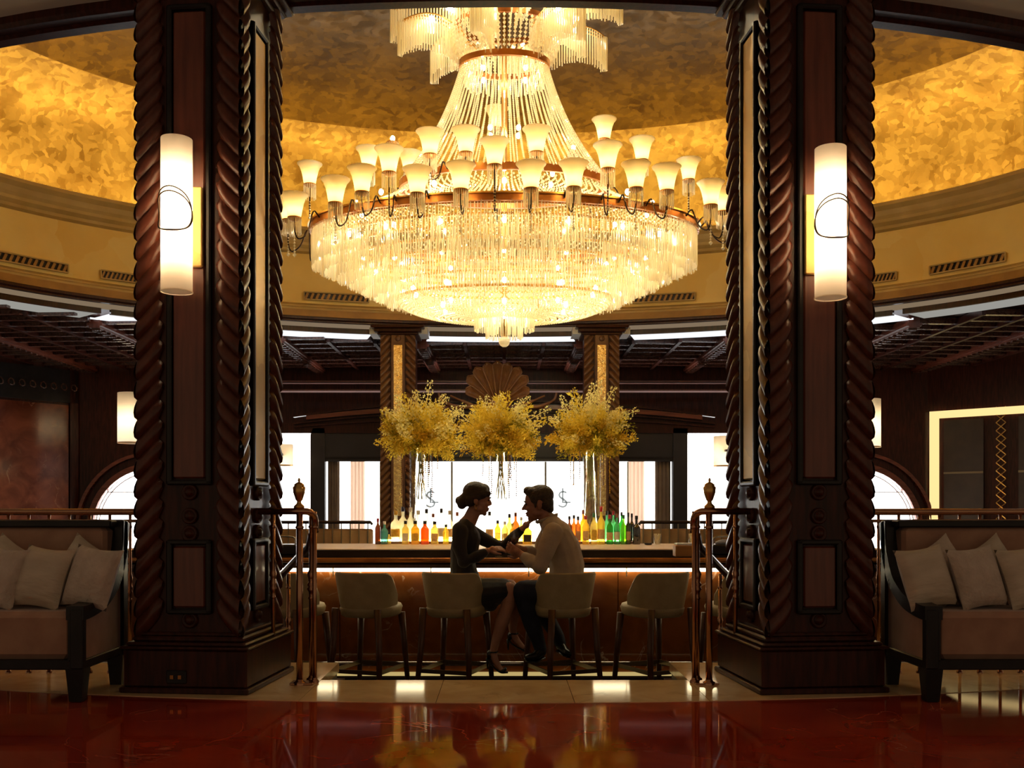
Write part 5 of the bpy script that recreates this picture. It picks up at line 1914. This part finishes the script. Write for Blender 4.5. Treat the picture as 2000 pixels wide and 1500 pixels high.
E2((-0.022, 0, 0.047), (0.100, 0.083, 0.084))
E2((0.030, 0, 0.075), (0.052, 0.062, 0.048))
E2((-0.055, 0, -0.005), (0.062, 0.070, 0.062))
for sg in (-1, 1):
    E2((0.045, sg * 0.046, 0.052), (0.044, 0.026, 0.030))
    E2((0.012, sg * 0.064, 0.034), (0.046, 0.019, 0.032))
    E2((-0.02, sg * 0.070, 0.012), (0.04, 0.016, 0.030))
    E2((-0.058, sg * 0.05, -0.02), (0.038, 0.03, 0.045))
E2((-0.108, 0, -0.034), (0.046, 0.050, 0.050))
E2((-0.132, 0.01, -0.03), (0.032, 0.036, 0.034))
E2((-0.110, 0, -0.062), (0.034, 0.04, 0.03))
E2((-0.105, 0, -0.004), (0.034, 0.04, 0.03))
remesh(m, 'hair', HAIR_W, wo, 0.006, 3)
face_bits(wo, hc, HR, HS)
m = MB()
ep = hc + HR @ (Vector((-0.012, -0.08, -0.055)))
m.path([ep + Vector((0.009 * math.cos(t), 0, 0.016 * math.sin(t))) for t in [q * PI / 6 for q in range(13)]], 0.0025, 5)
m.ellipsoid(ep + Vector((0, 0, -0.022)), (0.006, 0.006, 0.008), 8, 6)
m.build('earring', BRASS_Y, wo, True, True)
# high heeled sandals
for ft, sg in ((nfoot, 1), (ffoot, 1)):
    a, b, c3, d3 = [p for p, r in ft]
    m = MB()
    dirv = (c3 - b).normalized()
    sole = [a + Vector((-0.045, 0.0, -0.035)), b + Vector((-0.028, 0, -0.03)), c3 + Vector((-0.004, 0, -0.022)), d3 + Vector((0.016, 0, -0.012))]
    m.path(smoothed(sole, 5), [(0.028, 0.007)] * 16, 10, True, (0, 1, 0))
    m.path([sole[0], sole[0] + Vector((0.004, 0, -0.085))], [0.012, 0.005], 8)
    shoe = m.build('sandal', SHOE, wo, True, True)
    for p, r_, ax in ((a + Vector((0, 0, 0.012)), 0.035, Vector((0, 0, 1))), ((c3 + d3) / 2, 0.034, dirv)):
        q = MB()
        u = Vector((0, 1, 0))
        w_ = ax.cross(u).normalized()
        q.path([p + u * r_ * 1.05 * math.cos(t) + w_ * r_ * (1 if ax.z > .9 else 0.62) * math.sin(t) for t in [k * PI / 10 for k in range(21)]], 0.006 if ax.z > .9 else 0.013, 6)
        q.build('strap', SHOE, shoe, True, True)
    q = MB()
    q.ellipsoid(a + Vector((-0.03, 0, -0.012)), (0.02, 0.028, 0.036), 10, 8)
    q.build('heel_counter', SHOE, shoe, True, True)

# ---- the man: leans forward facing left, hands round a glass
mn = thing('person', 'man in a taupe shirt and dark trousers leaning towards the woman', 'person', W(1098, 1180).to_tuple()[:2] + (0.255,))
hm = W(1051, 983, 0.0)
HM = axes(PI - 0.16, 0.13)
torso = [(W(1100, 1160), (0.170, 0.135)), (W(1106, 1130), (0.165, 0.130)), (W(1107, 1104), (0.165, 0.125)), (W(1099, 1070), (0.180, 0.125)), (W(1088, 1044), (0.185, 0.110)), (W(1078, 1028), (0.165, 0.080)), (W(1071, 1018), (0.10, 0.065))]
neck = [(W(1073, 1022), 0.068), (W(1064, 1008), 0.060), (W(1057, 996), 0.058)]
near = [(W(1080, 1040, -0.19), 0.066), (W(1066, 1075, -0.23), 0.058), (W(1055, 1106, -0.24), 0.050), (W(1036, 1096, -0.2), 0.044), (W(1019, 1084, -0.15), 0.031)]
far = [(W(1076, 1036, 0.18), 0.064), (W(1061, 1062, 0.22), 0.056), (W(1052, 1084, 0.22), 0.048), (W(1035, 1078, 0.16), 0.042), (W(1019, 1073, 0.08), 0.030)]
lthigh = [(W(1098, 1166, -0.06), 0.095), (W(1062, 1160, -0.10), 0.088), (W(1022, 1154, -0.14), 0.072)]
lshin = [(W(1021, 1156, -0.14), 0.070), (W(1028, 1186, -0.13), 0.062), (W(1040, 1220, -0.11), 0.060), (W(1052, 1254, -0.09), 0.044), (W(1056, 1268, -0.09), 0.040)]
rthigh = [(W(1098, 1166, 0.08), 0.1), (W(1062, 1157, 0.14), 0.095), (W(1030, 1152, 0.17), 0.072)]
rshin = [(W(1030, 1154, 0.17), 0.070), (W(1050, 1184, 0.2), 0.062), (W(1072, 1214, 0.24), 0.058), (W(1090, 1244, 0.27), 0.044), (W(1094, 1256, 0.28), 0.040)]
lfoot = [(W(1057, 1272, -0.09), 0.04), (W(1044, 1282, -0.12), (0.04, 0.028)), (W(1030, 1284, -0.15), (0.038, 0.02))]
rfoot = [(W(1094, 1260, 0.28), 0.04), (W(1104, 1271, 0.24), (0.04, 0.028)), (W(1112, 1276, 0.2), (0.036, 0.02))]
m = MB()
for c_ in (torso, neck, near, far, lthigh, lshin, rthigh, rshin, lfoot, rfoot):
    chain(m, c_)
head_blobs(m, hm, HM, 1.13, True)
hand(m, W(1018, 1083, -0.15), (-0.9, 0.35, 0.45), (0.0, 0.9, 0.2), 0.5, 1.08, flip=1, thumb_up=0.3)
hand(m, W(1018, 1072, 0.08), (-0.9, -0.4, 0.1), (0.0, -0.9, 0.25), 0.5, 1.08, flip=-1, thumb_up=0.3)
remesh(m, 'body', SKIN_M, mn, 0.0055, 4)
m = MB()
chain(m, grow(torso[:6], 0.014))
chain(m, [(torso[1][0], (0.17, 0.140)), (torso[2][0], (0.18, 0.145)), (torso[3][0], (0.195, 0.142))])
chain(m, [(near[0][0], 0.080), (near[1][0], 0.074), (near[2][0], 0.066), (near[3][0], 0.057), (W(1026, 1089, -0.17), 0.044)])
chain(m, [(far[0][0], 0.078), (far[1][0], 0.072), (far[2][0], 0.064), (far[3][0], 0.055), (W(1027, 1076, 0.12), 0.043)])
chain(m, [(W(1074, 1024), 0.082), (W(1070, 1017), 0.076)])
remesh(m, 'shirt', SHIRT, mn, 0.008, 3)
m = MB()
for k in range(9):
    t = k / 8
m.path([W(1068, 1013) + Vector((0.080 * math.cos(a), 0.080 * math.sin(a), 0.030 * math.cos(a))) for a in [q * 2 * PI / 20 for q in range(21)]], [(0.007, 0.016)] * 21, 6)
m.build('collar', SHIRT, mn, True, True)
m = MB()
chain(m, [(W(1102, 1158), (0.165, 0.13)), (W(1100, 1166), (0.165, 0.125))])
for c_ in (lthigh, lshin, rthigh, rshin):
    chain(m, grow(c_, 0.011))
remesh(m, 'trousers', JEANS, mn, 0.008, 3)
for ft in (lfoot, rfoot):
    m = MB()
    a, b, c3 = [p for p, r in ft]
    chain(m, [(a + Vector((0, 0, 0.0)), 0.046), (b, (0.047, 0.036)), (c3, (0.044, 0.027))])
    shoe = remesh(m, 'shoe', SHOE, mn, 0.008, 3)
    q = MB()
    lo = [p + Vector((0, 0, -dz)) for p, dz in ((a + Vector((0.02 if ft is lfoot else -0.02, 0, 0)), 0.048), (b, 0.04), (c3, 0.03))]
    q.path(lo, [(0.04, 0.010), (0.046, 0.010), (0.04, 0.009)], 10, True, (0, 1, 0))
    q.build('sole', SHOE, shoe, True, True)
m = MB()


def E3(p, r):
    E2(p, r, hm, HM, 1.13)


E3((-0.020, 0, 0.048), (0.098, 0.081, 0.080))
E3((0.030, 0, 0.085), (0.055, 0.062, 0.036))
E3((0.068, 0, 0.092), (0.024, 0.045, 0.020))
E3((0.055, 0, 0.103), (0.035, 0.045, 0.022))
E3((-0.055, 0, -0.005), (0.055, 0.066, 0.065))
E3((-0.075, 0, -0.045), (0.03, 0.048, 0.034))
for sg in (-1, 1):
    E3((0.012, sg * 0.066, 0.030), (0.032, 0.014, 0.032))
    E3((0.012, sg * 0.070, -0.004), (0.010, 0.007, 0.030))
remesh(m, 'hair', HAIR_M, mn, 0.006, 2)
face_bits(mn, hm, HM, 1.13)
# stubble shading is left to the skin; a belt at the waist
m = MB()
m.path([W(1106, 1128) + Vector((0.13 * math.cos(a), 0.165 * math.sin(a), 0)) for a in [q * 2 * PI / 28 for q in range(29)]], [(0.016, 0.006)] * 29, 6)
m.build('belt', SHOE, mn, True, True)

# ------------------------------------------------------------------ wine glasses
WINE = lucent('red_wine', (0.12, 0.01, 0.02), 0.25, 0.4, 0.1, 0.05, 0.25)


def wine_glass(lab, loc, s=1.0, wine=0.5, tilt=0.0):
    t = thing('wine_glass', lab, 'glass', loc, 0, 'wine glasses')
    t.rotation_euler = (0, tilt, 0)
    MB().lathe([(0.001, 0), (0.036 * s, 0.0), (0.034 * s, 0.004), (0.006, 0.008), (0.004, 0.02), (0.004, 0.085 * s), (0.012, 0.092 * s), (0.032 * s, 0.115 * s), (0.040 * s, 0.145 * s), (0.038 * s, 0.18 * s), (0.031 * s, 0.215 * s)], 24).build('bowl_and_stem', CLEAR, t, True)
    MB().lathe([(0.001, 0.093 * s), (0.030 * s, 0.115 * s), (0.0385 * s, 0.145 * s), (0.0385 * s, 0.15 * s), (0.001, 0.15 * s)], 20).build('wine', WINE, t, True)
    m_ = MB().path([(0.031 * s * math.cos(a), 0.031 * s * math.sin(a), 0.215 * s) for a in [q * PI / 12 for q in range(25)]], 0.0015, 5)
    m_.build('rim', CLEAR, t, True)


wine_glass('wine glass held in the man\'s hands', (P(1006, 1078, 7.52).x, 7.52, P(1006, 1088, 7.52).z), 1.0, tilt=-0.05)
wine_glass('wine glass standing on the bar in front of the woman', (P(975, 1076, 7.95).x, 7.95, 0.592), 0.9)
